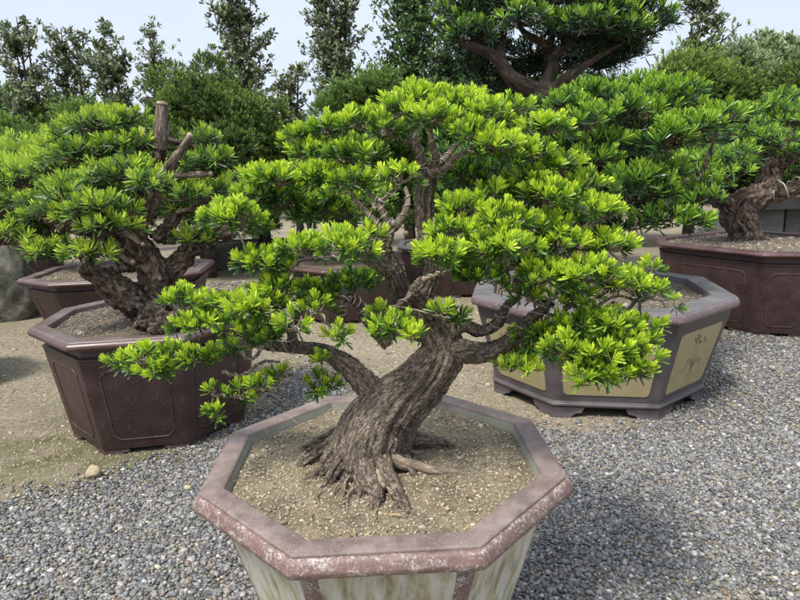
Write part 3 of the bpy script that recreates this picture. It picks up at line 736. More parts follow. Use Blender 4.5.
# thin hair roots
for s_ in range(9):
    rg = random.Random(s_ + 40); x, y = rg.uniform(318, 395), rg.uniform(476, 490)
    P, rr = rootc([(x, y, .022), (x + rg.uniform(-6, 6), y + 8, .012), (x + rg.uniform(-14, 14), y + rg.uniform(14, 26), .001)], [.004, .003, .0015])
    mb = MB(); tube(mb, P, rr, sides=6, rough=.2, freq=60, seed=s_); mb.build('root', M['root'], tree, bc=True)
mb = MB(); p = on_z(381, 488, SZ + .02); tube(mb, [p + np.array([-.01, .06, .02]), p + np.array([0, 0, .004])], [.018, .019], sides=14, n=4, rough=.1); mb.build('root_stub', M['root'], tree, bc=True)
mb = MB(); tube(mb, [p + np.array([0, .0, .004]), p + np.array([.0005, -.005, .003])], [.0165, .0155], sides=14, n=3); mb.build('cut_face', M['cutwood'], tree, bc=True)
for (x, y, dy, r_) in ((393, 224, -.035, .010), (424, 280, -.105, .007), (406, 234, .10, .007)):   # pruning scars
    p = at(x, y, YB + dy); mb = MB(); tube(mb, [p + np.array([0, .012, 0]), p + np.array([.001, -.008, .002])], [r_ * 1.25, r_ * .8], sides=12, n=3, rough=.1); mb.build('cut_face', M['cutwood'], tree, bc=True)
nodes = []
for P, r_ in ch[3:12]:
    nodes += [(p, q) for p, q in zip(P[2:], r_[2:])]
# apex sprigs with coiled wire above the leader
ap = []
for lst, rr in (([(426, 172, .17), (420, 155, .15), (414, 138, .14), (418, 122, .12)], [.018, .013, .011, .008]),
                ([(430, 172, .17), (436, 158, .13), (432, 146, .11), (430, 132, .10)], [.016, .012, .011, .008]),
                ([(430, 170, .17), (444, 160, .18), (452, 150, .2), (462, 140, .22)], [.014, .011, .009, .007]),
                ([(428, 174, .16), (446, 168, .12), (454, 158, .10), (470, 150, .08)], [.013, .010, .009, .006]),
                ([(420, 150, .15), (404, 140, .12), (390, 134, .10), (378, 132, .08)], [.010, .008, .007, .005]),
                ([(390, 232, -.03), (384, 216, -.04), (378, 202, -.04), (366, 190, -.03)], [.014, .010, .009, .006]),
                ([(386, 234, -.03), (370, 216, -.02), (362, 206, 0), (352, 198, .02)], [.012, .009, .008, .005]),
                ([(394, 228, -.03), (404, 214, .0), (408, 200, .02), (406, 188, .04)], [.012, .009, .007, .005])):
    P, rr = chain(lst, YB, rr); mb = MB(); tube(mb, P, rr, sides=9, rough=.15, freq=40, knob=.15, seed=len(ap)); b = mb.build('branch', M['bark_limb'], tree, bc=True)
    wb = MB(); wire(wb, P, rr, pitch=.030, r=.0015, seed=len(ap)); wb.build('training_wire', M['wire'], b); ap.append((P, rr)); nodes += list(zip(P[1:], rr[1:]))
# wires on the modelled limbs
for q, (s0, s1, pt) in {3: (.6, 1, .045), 4: (.55, 1, .034), 9: (.66, 1, .05), 10: (.2, 1, .034), 11: (.5, 1, .022), 6: (.93, 1, .03)}.items():
    P, rr = ch[q]; wb = MB(); wire(wb, P, rr * 1.04, pitch=pt, r=.0015, s0=s0, s1=s1, gap=.003, seed=q); wb.build('training_wire', M['wire'], tree)
# loops of wire hanging beside the right limb
for (x0, y0, x1, y1, d) in ((500, 268, 528, 300, -.05), (506, 262, 520, 305, -.02), (528, 296, 572, 300, -.08), (540, 310, 590, 306, -.06), (560, 300, 640, 302, -.04), (612, 302, 655, 300, -.03), (486, 255, 512, 262, -.02), (240, 352, 275, 350, .03), (222, 372, 280, 362, .05), (260, 390, 292, 374, .05)):
    P = pj([(x0, y0, d), (x0 * .65 + x1 * .35, (y0 + y1) / 2 + 8, d), (x0 * .3 + x1 * .7, (y0 + y1) / 2 - 5, d), (x1, y1, d)], YB)
    mb = MB(); tube(mb, P, [.006, .005, .005, .003], sides=7, rough=.2, freq=60); b = mb.build('branch', M['bark_limb'], tree, bc=True)
    wb = MB(); wire(wb, P, np.array([.006, .005, .005, .003]), pitch=.032, r=.0015, gap=.0005, seed=x0); wb.build('training_wire', M['wire'], b); nodes.append((P[-1], .006))

# leaf pads of the main bonsai: photo x, y, half width, half height, depth offset, brightness (low puts shade of inner pads into leaf colour)
MP = [(572, 340, 20, 9, -.12, .5), (618, 338, 24, 10, -.2, .6), (606, 362, 22, 9, -.22, .6), (628, 364, 16, 8, -.2, .7), (548, 330, 18, 9, -.08, .3), (580, 358, 18, 9, -.2, .5), (650, 338, 12, 8, -.14, .7), (535, 262, 18, 8, -.1, .5), (575, 292, 22, 8, -.1, .2), (300, 132, 15, 7, .22, .5), (258, 190, 22, 9, .10, .4), (262, 172, 18, 8, .12, .3), (330, 124, 20, 9, .22, .5), (362, 116, 22, 10, .15, .6), (313, 148, 22, 9, .20, .3), (352, 150, 24, 11, .06, .0), (280, 175, 26, 10, .05, .6), (322, 172, 26, 10, .10, .4), (352, 178, 22, 10, .0, .2),
      (232, 212, 28, 13, -.02, .7), (284, 198, 22, 10, .16, -.4), (322, 208, 30, 10, .18, -.5), (401, 170, 17, 10, -.10, .8), (395, 106, 18, 11, .08, .6), (384, 124, 16, 9, .05, .3), (432, 112, 18, 9, .0, .8),
      (418, 94, 24, 8, .25, .5), (455, 98, 28, 10, .2, .5), (480, 112, 26, 11, .08, .7), (514, 104, 16, 8, .2, .6), (545, 122, 24, 8, .1, .7), (470, 128, 24, 9, .0, .3), (498, 140, 24, 10, -.02, .6), (522, 150, 28, 10, .02, .5),
      (465, 172, 26, 11, .24, -.6), (528, 176, 24, 9, .05, .5), (556, 162, 24, 9, .1, .5), (548, 188, 28, 9, -.02, .6), (585, 180, 20, 9, .12, .5), (588, 205, 34, 10, .05, .6),
      (430, 202, 10, 8, .35, -.6), (374, 236, 14, 8, .3, -.6), (460, 205, 22, 10, -.05, .7), (492, 190, 14, 9, -.02, .6), (505, 214, 28, 11, -.10, .7), (452, 226, 26, 10, -.12, .7), (498, 240, 34, 11, -.16, .8), (446, 250, 28, 10, -.2, .8),
      (545, 222, 26, 10, -.04, .6), (480, 272, 24, 8, -.12, -.1), (455, 262, 18, 8, -.08, .1), (560, 240, 26, 10, -.08, .6), (604, 238, 26, 9, .0, .6), (548, 272, 26, 10, -.14, .6), (590, 268, 30, 11, -.15, .7), (622, 278, 24, 10, -.10, .7), (652, 288, 18, 9, -.08, .8), (650, 264, 7, 6, -.05, .8), (530, 292, 14, 8, -.1, -.2),
      (532, 332, 22, 10, -.05, -.2), (526, 352, 18, 8, -.02, .1), (578, 322, 24, 11, -.14, .5), (612, 318, 26, 11, -.16, .6), (646, 324, 16, 9, -.10, .6), (560, 345, 20, 10, -.18, .6), (598, 348, 26, 12, -.22, .7), (636, 350, 22, 11, -.18, .7), (590, 372, 20, 8, -.24, .8), (642, 371, 13, 7, -.2, .9), (520, 364, 20, 4, -.12, .6),
      (302, 244, 24, 11, -.10, .7), (345, 240, 25, 13, -.18, .8), (370, 232, 12, 9, -.14, .7), (256, 256, 22, 12, -.04, .8), (280, 262, 18, 9, -.02, .4), (318, 288, 22, 12, .05, -.3), (355, 276, 22, 10, .04, -.6), (276, 286, 24, 11, -.05, .1), (316, 302, 13, 9, -.14, .6),
      (182, 296, 20, 10, .02, .7), (200, 318, 22, 9, -.02, .5), (228, 302, 20, 11, .0, .4), (256, 302, 28, 12, -.10, .9), (292, 318, 14, 11, -.16, .7), (240, 322, 24, 9, -.02, .1), (268, 332, 18, 9, -.08, -.1),
      (122, 357, 12, 6, .12, .6), (146, 352, 15, 9, .09, .7), (158, 366, 18, 7, .06, .6), (172, 350, 14, 8, .08, .4), (192, 355, 15, 8, .08, .4), (212, 352, 14, 6, .08, .3), (232, 346, 12, 7, .07, .3),
      (212, 412, 9, 8, -.06, .7), (214, 388, 10, 6, -.02, .3), (238, 390, 10, 7, -.02, .6), (258, 382, 13, 9, -.04, .8), (280, 370, 10, 5, .0, .3),
      (320, 380, 17, 8, .02, .5), (322, 356, 7, 6, .0, .5), (340, 332, 13, 8, -.14, .7), (394, 324, 22, 11, -.20, .7), (380, 308, 10, 8, -.14, .3), (412, 332, 13, 9, -.24, .8), (438, 308, 13, 9, -.20, .8), (455, 312, 11, 7, -.14, .3)]
pads = []
for x, y, hw, hh, d, br in MP:
    Y = YB + d; c = at(x, y + 2, Y); s = Y / F_PX * 1.02
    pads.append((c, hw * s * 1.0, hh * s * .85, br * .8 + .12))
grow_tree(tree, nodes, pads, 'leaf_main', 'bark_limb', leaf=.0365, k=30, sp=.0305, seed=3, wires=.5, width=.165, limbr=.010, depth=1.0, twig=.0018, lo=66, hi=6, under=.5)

# ---- left bonsai with cut stubs
YL = 3.82
b = on_z(152, 322, Z2 - .02); t2 = empty('bonsai_tree', (b[0], b[1], Z2 - .03), 'bonsai with dark flaking bark and sawn off trunk stubs in the left brown pot', 'tree')
YL = b[1]
c2 = [chain([(158, 328, .0), (150, 312, 0), (132, 300, -.02), (112, 286, -.04), (96, 274, -.05), (84, 264, -.05)], YL, [.19, .17, .14, .13, .115, .085]),
      chain([(160, 325, .05), (158, 296, .05), (152, 270, .04), (141, 250, .03), (136, 236, .03), (142, 216, .03), (150, 198, .03), (154, 178, .05)], YL, [.15, .12, .135, .12, .09, .085, .08, .06]),
      chain([(162, 280, .08), (182, 260, .12), (196, 240, .14), (214, 236, .14), (236, 230, .12)], YL, [.10, .10, .075, .07, .055]),
      chain([(158, 240, .08), (178, 215, .10), (196, 208, .10), (208, 200, .1)], YL, [.07, .03, .026, .02]),
      chain([(128, 270, .04), (122, 250, .06), (112, 238, .05), (96, 232, .02), (76, 228, .0), (55, 222, -.04), (34, 212, -.08)], YL, [.09, .07, .06, .045, .045, .032, .018]),
      chain([(90, 268, -.05), (80, 250, -.05), (84, 238, -.04)], YL, [.05, .035, .03]),
      chain([(154, 178, .05), (158, 160, .05), (161, 140, .04)], YL, [.06, .045, .040])]
for lst, rr in (([(160, 322, .10), (182, 324, .02), (196, 330, -.01)], [.09, .04, .02]), ([(150, 318, .09), (140, 326, .02), (134, 332, -.01)], [.08, .035, .02])):
    c2.append((np.array([on_z(x, y, Z2 - .03 + h) for x, y, h in lst]), np.array(rr)))
c2 = [(P, R * (.60 if k < 3 else .74)) for k, (P, R) in enumerate(c2)]
fused_trunk(c2, .009, 'trunk', M['bark_dark'], t2, amp=.018, fine=.024, fr=2.6, lf=12, twist=.6, st=.55, fsc=42)
for lst, rr in (([(160, 150, .04), (161, 128, .04), (162, 104, .04)], [.040, .038, .035]), ([(164, 172, .0), (174, 160, -.02), (190, 136, -.04)], [.026, .025, .021]), ([(168, 176, .0), (186, 175, -.02), (210, 174, -.05)], [.018, .018, .017]),
                ([(148, 150, .08), (146, 138, .08), (142, 130, .08)], [.022, .02, .018]), ([(118, 226, -.05), (130, 236, -.08), (142, 244, -.1)], [.014, .013, .013]), ([(108, 244, -.05), (124, 258, -.08), (132, 262, -.1)], [.016, .015, .018])):
    P, rr = chain(lst, YL, rr); mb = MB(); tube(mb, P, rr, sides=14, n=10, rough=.3, freq=22, knob=.15, seed=int(lst[0][0])); st_ = mb.build('cut_stub', M['bark_stub'], t2, bc=True)
    e = unit((P[-1] - P[-2])[None])[0]; mb = MB(); tube(mb, [P[-1] - e * .002, P[-1] + e * .012], [rr[-1] * .93, rr[-1] * .85], sides=12, n=3); mb.build('cut_face', M['cutwood'], st_, bc=True)
nodes = []
for P, r_ in c2[1:7]: nodes += list(zip(P[2:], r_[2:]))
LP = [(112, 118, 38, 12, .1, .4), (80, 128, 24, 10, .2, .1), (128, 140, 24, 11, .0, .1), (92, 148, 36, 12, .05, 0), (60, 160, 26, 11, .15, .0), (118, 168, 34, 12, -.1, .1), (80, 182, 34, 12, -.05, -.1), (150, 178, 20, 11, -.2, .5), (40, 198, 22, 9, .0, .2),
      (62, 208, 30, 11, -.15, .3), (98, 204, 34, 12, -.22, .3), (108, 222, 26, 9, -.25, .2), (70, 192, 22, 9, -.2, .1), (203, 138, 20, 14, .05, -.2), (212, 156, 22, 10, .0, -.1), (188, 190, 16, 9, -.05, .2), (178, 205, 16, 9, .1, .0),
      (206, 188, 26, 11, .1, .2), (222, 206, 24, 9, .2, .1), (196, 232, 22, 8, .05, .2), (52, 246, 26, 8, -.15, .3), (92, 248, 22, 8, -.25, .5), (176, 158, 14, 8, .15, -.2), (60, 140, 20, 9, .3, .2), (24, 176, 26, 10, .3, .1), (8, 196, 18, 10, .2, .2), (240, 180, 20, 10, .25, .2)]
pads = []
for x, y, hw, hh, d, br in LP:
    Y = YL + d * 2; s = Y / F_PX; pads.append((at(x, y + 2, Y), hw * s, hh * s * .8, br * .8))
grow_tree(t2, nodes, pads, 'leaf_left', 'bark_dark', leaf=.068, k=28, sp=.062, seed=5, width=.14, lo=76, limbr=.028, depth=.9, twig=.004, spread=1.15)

# ---- tree of the painted pot: dark green tiers
YK = 4.35
t3 = empty('bonsai_tree', (1.42, 4.3, Z3 - .05), 'tall tiered bonsai with mid green pads in the grey violet painted pot', 'tree')
c3 = [(np.array([(1.42, 4.40, Z3 - .06), (1.38, 4.42, .85), (1.28, 4.5, 1.0), (1.30, 4.6, 1.2), (1.42, 4.62, 1.45), (1.50, 4.6, 1.7), (1.46, 4.6, 1.9)]), np.array([.13, .11, .10, .085, .075, .06, .04])),
      chain([(585, 235, .2), (600, 218, .1), (618, 205, .0), (640, 196, -.1)], YK, [.06, .04, .035, .02]),
      (np.array([(1.30, 4.6, 1.2), (1.6, 4.55, 1.33), (1.95, 4.5, 1.38), (2.2, 4.5, 1.42)]), np.array([.06, .05, .04, .025]))]
fused_trunk(c3, .014, 'trunk', M['bark_dark'], t3, amp=.012, fine=.006, fr=2, lf=6)
nodes = []
for P, r_ in c3: nodes += list(zip(P[1:], r_[1:]))
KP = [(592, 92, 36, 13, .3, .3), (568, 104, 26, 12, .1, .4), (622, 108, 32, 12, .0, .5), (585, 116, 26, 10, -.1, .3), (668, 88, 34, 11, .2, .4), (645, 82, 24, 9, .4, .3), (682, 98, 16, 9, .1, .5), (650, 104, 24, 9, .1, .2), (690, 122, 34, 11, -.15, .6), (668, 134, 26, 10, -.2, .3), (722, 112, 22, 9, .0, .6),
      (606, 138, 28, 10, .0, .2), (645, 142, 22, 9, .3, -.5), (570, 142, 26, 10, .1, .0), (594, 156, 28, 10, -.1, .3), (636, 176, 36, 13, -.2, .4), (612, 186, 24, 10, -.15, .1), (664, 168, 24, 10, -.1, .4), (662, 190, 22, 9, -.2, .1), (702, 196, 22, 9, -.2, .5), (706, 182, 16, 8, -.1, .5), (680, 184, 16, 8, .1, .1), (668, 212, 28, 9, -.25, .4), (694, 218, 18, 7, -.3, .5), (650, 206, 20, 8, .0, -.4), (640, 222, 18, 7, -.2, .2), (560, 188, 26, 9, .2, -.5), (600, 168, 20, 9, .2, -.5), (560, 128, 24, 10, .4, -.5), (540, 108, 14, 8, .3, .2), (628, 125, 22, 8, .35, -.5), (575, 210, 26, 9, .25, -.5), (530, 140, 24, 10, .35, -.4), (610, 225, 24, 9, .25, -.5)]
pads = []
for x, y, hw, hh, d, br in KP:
    Y = YK + d * 1.6; s = Y / F_PX; pads.append((at(x, y + 2, Y), hw * s * .95, hh * s * .75, br * 1.1 + .15 * (br > 0)))  # negative brightness colours leaves dark for the shaded gaps between tiers
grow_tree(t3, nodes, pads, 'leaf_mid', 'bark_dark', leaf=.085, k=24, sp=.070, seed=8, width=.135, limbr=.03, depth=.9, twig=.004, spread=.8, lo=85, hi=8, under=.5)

# ---- tree of the far right pot
bb4 = on_z(745, 240, Z4 - .03); YR = bb4[1]
t4 = empty('bonsai_tree', (bb4[0], bb4[1], Z4 - .035), 'bonsai with stout gnarled trunk rising from the maroon pot at right', 'tree')
c4 = [chain([(744, 244, .0), (744, 228, 0), (738, 214, 0), (742, 204, 0), (757, 198, 0), (768, 186, .0), (772, 168, .05), (780, 150, .1), (790, 130, .1)], YR, [.24, .17, .18, .16, .15, .14, .12, .10, .06]),
      chain([(738, 214, -.02), (728, 206, -.04), (722, 198, -.06)], YR, [.10, .10, .075]),
      chain([(764, 192, 0), (780, 194, -.05), (800, 186, -.1), (830, 170, 0)], YR, [.11, .085, .075, .05]),
      chain([(748, 240, .0), (762, 240, -.1), (772, 244, -.15)], YR, [.12, .06, .03]), chain([(742, 240, .0), (730, 243, -.1), (722, 246, -.15)], YR, [.10, .05, .03])]
c4 = [(P, R * .86) for P, R in c4]
fused_trunk(c4, .014, 'trunk', M['bark_dark'], t4, amp=.022, fine=.024, fr=3, lf=7, st=.5, fsc=30)
nodes = []
for P, r_ in c4[:3]: nodes += list(zip(P[3:], r_[3:]))
nodes += [(c4[1][0][-1], .04)]
wb = MB(); P = pj([(772, 190, -.12), (790, 188, -.18), (812, 180, -.2)], YR); wire(wb, P, np.array([.09, .08, .07]), pitch=.11, r=.008); wb.build('training_wire', M['wire'], t4)
RP = [(712, 156, 34, 10, -.1, .4), (740, 152, 22, 9, -.2, .2), (700, 168, 22, 9, -.2, .2), (728, 170, 22, 8, -.25, .5), (752, 130, 26, 10, .0, .2), (738, 112, 30, 9, .2, .2), (770, 108, 26, 9, .2, .3), (790, 118, 24, 10, .1, .3), (776, 136, 20, 9, -.1, .2), (795, 150, 14, 9, -.1, .2), (812, 130, 22, 12, .1, .2), (760, 145, 20, 8, .1, .0), (815, 105, 22, 9, .2, .2), (802, 168, 12, 8, .1, .1), (722, 132, 22, 8, .3, .1), (782, 96, 20, 8, .5, .2)]
pads = []
for x, y, hw, hh, d, br in RP:
    Y = YR + d * 2; s = Y / F_PX; pads.append((at(x, y + 2, Y), hw * s, hh * s * .9, br * .8))
grow_tree(t4, nodes, pads, 'leaf_right', 'bark_dark', leaf=.092, k=24, sp=.095, seed=9, width=.13, limbr=.045, depth=.9, twig=.006, under=.5)

# ---- bonsai standing outside the left edge whose bright pads reach into the picture
t6 = empty('bonsai_tree', (-3.75, 4.6, .45), 'bonsai reaching in from the left edge with yellow green pads', 'tree')
c6 = [(np.array([(-3.75, 4.6, .44), (-3.7, 4.6, .7), (-3.8, 4.6, .95), (-3.7, 4.55, 1.2), (-3.5, 4.5, 1.38)]), np.array([.14, .11, .10, .08, .05])), (np.array([(-3.8, 4.6, .9), (-3.5, 4.5, .98), (-3.2, 4.4, 1.02)]), np.array([.06, .05, .03]))]
fused_trunk(c6, .016, 'trunk', M['bark_dark'], t6, amp=.012, fine=.006)
nodes = [(p, q) for P, r_ in c6 for p, q in zip(P[1:], r_[1:])]
pads = []
for x, y, hw, hh, d, br in [(16, 168, 30, 12, .2, .9), (-16, 160, 24, 11, .3, .9), (34, 176, 14, 8, .2, .8), (6, 200, 18, 8, .0, .8), (4, 232, 24, 11, -.15, .8), (22, 214, 10, 6, .0, .6)]:
    Y = 4.4 + d; s = Y / F_PX; pads.append((at(x, y + 2, Y), hw * s, hh * s * .85, br * .9))
grow_tree(t6, nodes, pads, 'leaf_yellow', 'bark_dark', leaf=.075, k=24, sp=.075, seed=15, width=.13, limbr=.025, twig=.004)
P6 = [-3.75, 4.65, .5, .5, .29, .29, .2]
pot('octagonal_pot', P6, rc(*P6), rc(*P6, .8), .48, 'brown octagonal pot just beyond the left edge', style=2, panels=False, grit=0, seed=21)

# ------------------------------------------------------------------ other potted trees behind, with simple crowns
def crown_pts(lobes, n, rg, shell=.3):
    L = np.array([(*c, *r) for c, r in lobes]); w = (L[:, 3] * L[:, 4] + L[:, 3] * L[:, 5] + L[:, 4] * L[:, 5]); w /= w.sum()
    ix = rg.choice(len(L), n, p=w); d = unit(rg.normal(size=(n, 3))); d[:, 2] = np.where(d[:, 2] < -.35, -d[:, 2], d[:, 2])
    r = 1 - shell * rg.uniform(0, 1, n) ** 1.5
    P = L[ix, :3] + d * L[ix, 3:] * r[:, None]
    keep = np.ones(n, bool)
    for k in range(len(L)):
        q = np.linalg.norm((P - L[k, :3]) / L[k, 3:], axis=1); keep &= ~((q < .62) & (ix != k))
    return P[keep], d[keep]
def lobes_in(c, r, n, s, rg, kz=.62):
    out = []
    for _ in range(n):
        d = unit(rg.normal(size=3)[None])[0]; p = c + d * r * rg.uniform(.35, .85); k = s * rg.lognormal(-.05, .4)
        out.append((p, np.array([k, k, k * kz]) * r.mean()))
    return out
def bushy(name, base, centre, radii, leafmat, label, cat='tree', group=None, n=900, nl=14, ls=.42, kz=.62, spray=.3, leaf=.1, k=12, width=.16, bright=.1, seed=0, trunk=.08, bark='bark_far', up=.7, spread=1.0, hi=12, lo=95, limbs=7, old=0.0):
    rg = np.random.default_rng(seed); base = np.array(base, float); centre = np.array(centre, float); radii = np.array(radii, float)
    root = empty(name, base, label, cat, group)
    lob = lobes_in(centre, radii, nl, ls, rg, kz)
    mb = MB(); mid = (base + centre) / 2 + rg.normal(0, .06, 3); tube(mb, [base - [0, 0, .03], mid, centre, centre + [0, 0, radii[2] * .5]], [trunk, trunk * .8, trunk * .55, trunk * .2], sides=10, rough=.15, freq=6, seed=seed)
    for q in range(min(limbs, len(lob))):
        c = lob[q][0]; s_ = base + (centre - base) * rg.uniform(.55, .95); tube(mb, bezier_branch(s_, c, -.05, rg), np.linspace(trunk * .45, trunk * .1, 5), sides=7, rough=.15, freq=10, seed=q)
    mb.build('trunk', M[bark], root, bc=True)
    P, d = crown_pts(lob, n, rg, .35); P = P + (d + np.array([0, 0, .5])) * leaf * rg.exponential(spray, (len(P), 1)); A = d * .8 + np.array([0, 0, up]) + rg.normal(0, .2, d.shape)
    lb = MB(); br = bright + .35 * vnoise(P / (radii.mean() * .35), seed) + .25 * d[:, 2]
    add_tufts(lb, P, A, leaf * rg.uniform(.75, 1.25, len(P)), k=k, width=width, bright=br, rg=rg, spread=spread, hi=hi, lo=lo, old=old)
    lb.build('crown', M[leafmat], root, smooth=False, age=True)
    return root

# pot 6 brown pot behind the main crown and its tree
P7 = [-.58, 6.7, .62, .62, .36, .36, .1]
pot('octagonal_pot', P7, rc(*P7), rc(*P7, .82), .60, 'dark brown pot seen through the gap left of the front bonsai trunk', style=2, panels=False, grit=0, seed=22)
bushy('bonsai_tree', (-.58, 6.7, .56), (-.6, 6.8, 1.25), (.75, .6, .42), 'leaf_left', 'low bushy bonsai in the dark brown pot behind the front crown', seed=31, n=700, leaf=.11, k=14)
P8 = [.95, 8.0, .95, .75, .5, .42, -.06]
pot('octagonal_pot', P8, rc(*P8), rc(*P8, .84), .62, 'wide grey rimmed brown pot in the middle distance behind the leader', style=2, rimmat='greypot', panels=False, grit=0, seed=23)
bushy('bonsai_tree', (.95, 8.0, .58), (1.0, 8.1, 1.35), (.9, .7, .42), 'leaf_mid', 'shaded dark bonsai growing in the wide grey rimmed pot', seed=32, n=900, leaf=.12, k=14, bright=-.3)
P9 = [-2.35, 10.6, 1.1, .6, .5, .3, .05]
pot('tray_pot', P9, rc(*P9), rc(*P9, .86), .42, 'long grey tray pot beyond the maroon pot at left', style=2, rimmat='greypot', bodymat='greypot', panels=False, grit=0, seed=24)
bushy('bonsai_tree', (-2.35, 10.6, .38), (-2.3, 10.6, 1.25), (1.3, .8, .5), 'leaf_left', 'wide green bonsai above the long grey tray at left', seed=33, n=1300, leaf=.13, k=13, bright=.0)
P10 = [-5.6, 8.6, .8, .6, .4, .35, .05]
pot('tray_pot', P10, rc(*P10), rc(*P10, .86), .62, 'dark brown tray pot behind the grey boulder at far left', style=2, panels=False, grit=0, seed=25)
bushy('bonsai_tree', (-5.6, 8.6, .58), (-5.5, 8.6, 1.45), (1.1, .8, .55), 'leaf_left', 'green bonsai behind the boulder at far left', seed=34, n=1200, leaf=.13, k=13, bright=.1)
# tree of pot 5
bushy('bonsai_tree', (-3.0, 6.7, .56), (-3.35, 6.8, 1.52), (1.15, .7, .38), 'leaf_left', 'light green bonsai standing in the half hidden maroon pot', seed=35, n=1700, nl=18, leaf=.10, k=16, bright=.35, width=.12, ls=.34)

# ------------------------------------------------------------------ far right tray on blocks
tr = on_z(790, 217, .62)
def box(mb, c, s, rot=0.0):
    v = np.array([(x, y, z) for x in (-.5, .5) for y in (-.5, .5) for z in (-.5, .5)]) * s; cs, sn = math.cos(rot), math.sin(rot)
    v = np.stack([v[:, 0] * cs - v[:, 1] * sn, v[:, 0] * sn + v[:, 1] * cs, v[:, 2]], 1) + c
    mb.add(v, [(0, 1, 3, 2), (4, 6, 7, 5), (0, 4, 5, 1), (2, 3, 7, 6), (0, 2, 6, 4), (1, 5, 7, 3)])
for k, (x, y, w_, lbl) in enumerate(((721, 248, .20, 'upright grey concrete block left of the right hand trunk'), (764, 243, .60, 'wide concrete block under the dark tray at right'), (806, 243, .5, 'concrete block under the right end of the dark tray'))):
    p = at(x, 205, 9.4); mb = MB(); hgt = .82; box(mb, np.array([p[0], 9.4 + .1 * k, hgt / 2]), np.array([w_, .3, hgt]))
    o = bevel(mb.build('concrete_block', M['concrete'], None, smooth=False), .012); tag(o, lbl, 'block', 'concrete blocks carrying the tray')
p = at(790, 205, 9.5)
Pt = [p[0] + .1, 9.55, 1.2, .45, .08, .08, 0]
q0 = empty('tray_pot', (Pt[0], Pt[1], .82), 'shallow dark grey rectangular tray resting on concrete blocks at right', 'planter')
rr_ = rc(*Pt); V, Q, w_ = loft([(offset(rr_, -.10), .825), (offset(rr_, -.03), 1.0), (rr_, 1.0), (rr_, 1.03), (offset(rr_, -.05), 1.03), (offset(rr_, -.07), .98)])
bevel(MB().add(V, Q).build('body', M['greypot'], q0, smooth=False), .01)
soil_fill(offset(rr_, -.05), .99, q0, M['soil_dark'], 0, .01, 50)
bushy('bonsai_tree', (Pt[0] + .3, 9.55, .99), (Pt[0] + .4, 9.6, 1.75), (1.0, .6, .42), 'leaf_mid', 'dark bonsai on the shallow tray at right', seed=36, n=900, leaf=.13, k=13, bright=-.1)

# ------------------------------------------------------------------ big in-ground podocarpus (top centre)
YBG = 8.2
bg = at(545, 200, YBG); t5 = empty('podocarpus_tree', (bg[0], YBG, 0), 'big dark layered tree with thick curved grey trunk above the others', 'tree')
g0 = np.array([bg[0] + .1, YBG, -.05])
c5 = [(np.vstack([[g0], [g0 + [.05, .05, .6]], [g0 + [-.05, 0, 1.2]], [g0 + [0, 0, 1.8]], pj([(548, 112), (546, 98)], YBG)]), np.array([.25, .2, .18, .16, .15, .14])),
      chain([(546, 98), (530, 90), (514, 80, -.1), (504, 68, -.15), (500, 54, -.1), (502, 38, 0), (506, 22, .1)], YBG, [.15, .12, .10, .085, .07, .06, .045]),
      chain([(504, 66, -.15), (490, 54, -.2), (472, 46, -.2), (452, 38, -.1)], YBG, [.08, .07, .055, .04]),
      chain([(540, 94), (550, 76, .1), (553, 58, .1), (550, 42, .2), (556, 22, .2), (552, 0, .2)], YBG, [.12, .085, .07, .055, .045, .03]),
      chain([(548, 95), (566, 80, -.1), (580, 68, -.1), (600, 56, -.2), (625, 42, -.2)], YBG, [.11, .08, .055, .04, .025]),
      chain([(548, 46, .1), (530, 36, .1), (516, 24, 0)], YBG, [.06, .045, .03]), chain([(553, 56, 0), (572, 42, 0), (592, 26, 0)], YBG, [.06, .04, .03])]
fused_trunk(c5, .024, 'trunk', M['bark_far'], t5, amp=.010, fine=.005, fr=2, lf=2)
nodes = []
for P, r_ in c5[1:]: nodes += list(zip(P[1:], r_[1:]))
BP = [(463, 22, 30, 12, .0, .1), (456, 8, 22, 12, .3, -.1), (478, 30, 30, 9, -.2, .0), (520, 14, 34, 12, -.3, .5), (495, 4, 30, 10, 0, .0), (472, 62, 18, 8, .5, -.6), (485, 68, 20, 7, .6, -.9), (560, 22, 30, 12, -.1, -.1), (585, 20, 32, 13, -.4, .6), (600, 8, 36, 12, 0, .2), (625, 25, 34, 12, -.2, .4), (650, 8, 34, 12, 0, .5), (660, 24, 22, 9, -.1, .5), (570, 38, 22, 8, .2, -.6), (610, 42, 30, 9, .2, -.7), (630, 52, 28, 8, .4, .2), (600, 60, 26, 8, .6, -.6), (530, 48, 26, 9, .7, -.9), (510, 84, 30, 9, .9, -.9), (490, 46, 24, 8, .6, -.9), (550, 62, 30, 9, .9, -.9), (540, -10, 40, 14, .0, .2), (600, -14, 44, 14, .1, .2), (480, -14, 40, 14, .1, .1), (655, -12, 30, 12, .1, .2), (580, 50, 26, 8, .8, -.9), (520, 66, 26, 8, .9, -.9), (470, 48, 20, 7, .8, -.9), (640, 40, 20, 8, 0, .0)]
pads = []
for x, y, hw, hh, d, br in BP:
    Y = YBG + d; s = Y / F_PX; pads.append((at(x - (10 if x > 620 else 0), y + 2, Y), hw * s * .88, hh * s * .8, br * .9))  # shade of undersides and crown interior is put into the leaf colour
grow_tree(t5, nodes, pads, 'leaf_big', 'bark_far', leaf=.135, k=22, sp=.125, seed=12, width=.13, limbr=.05, depth=1.0, twig=.007, spread=.85, under=.9)

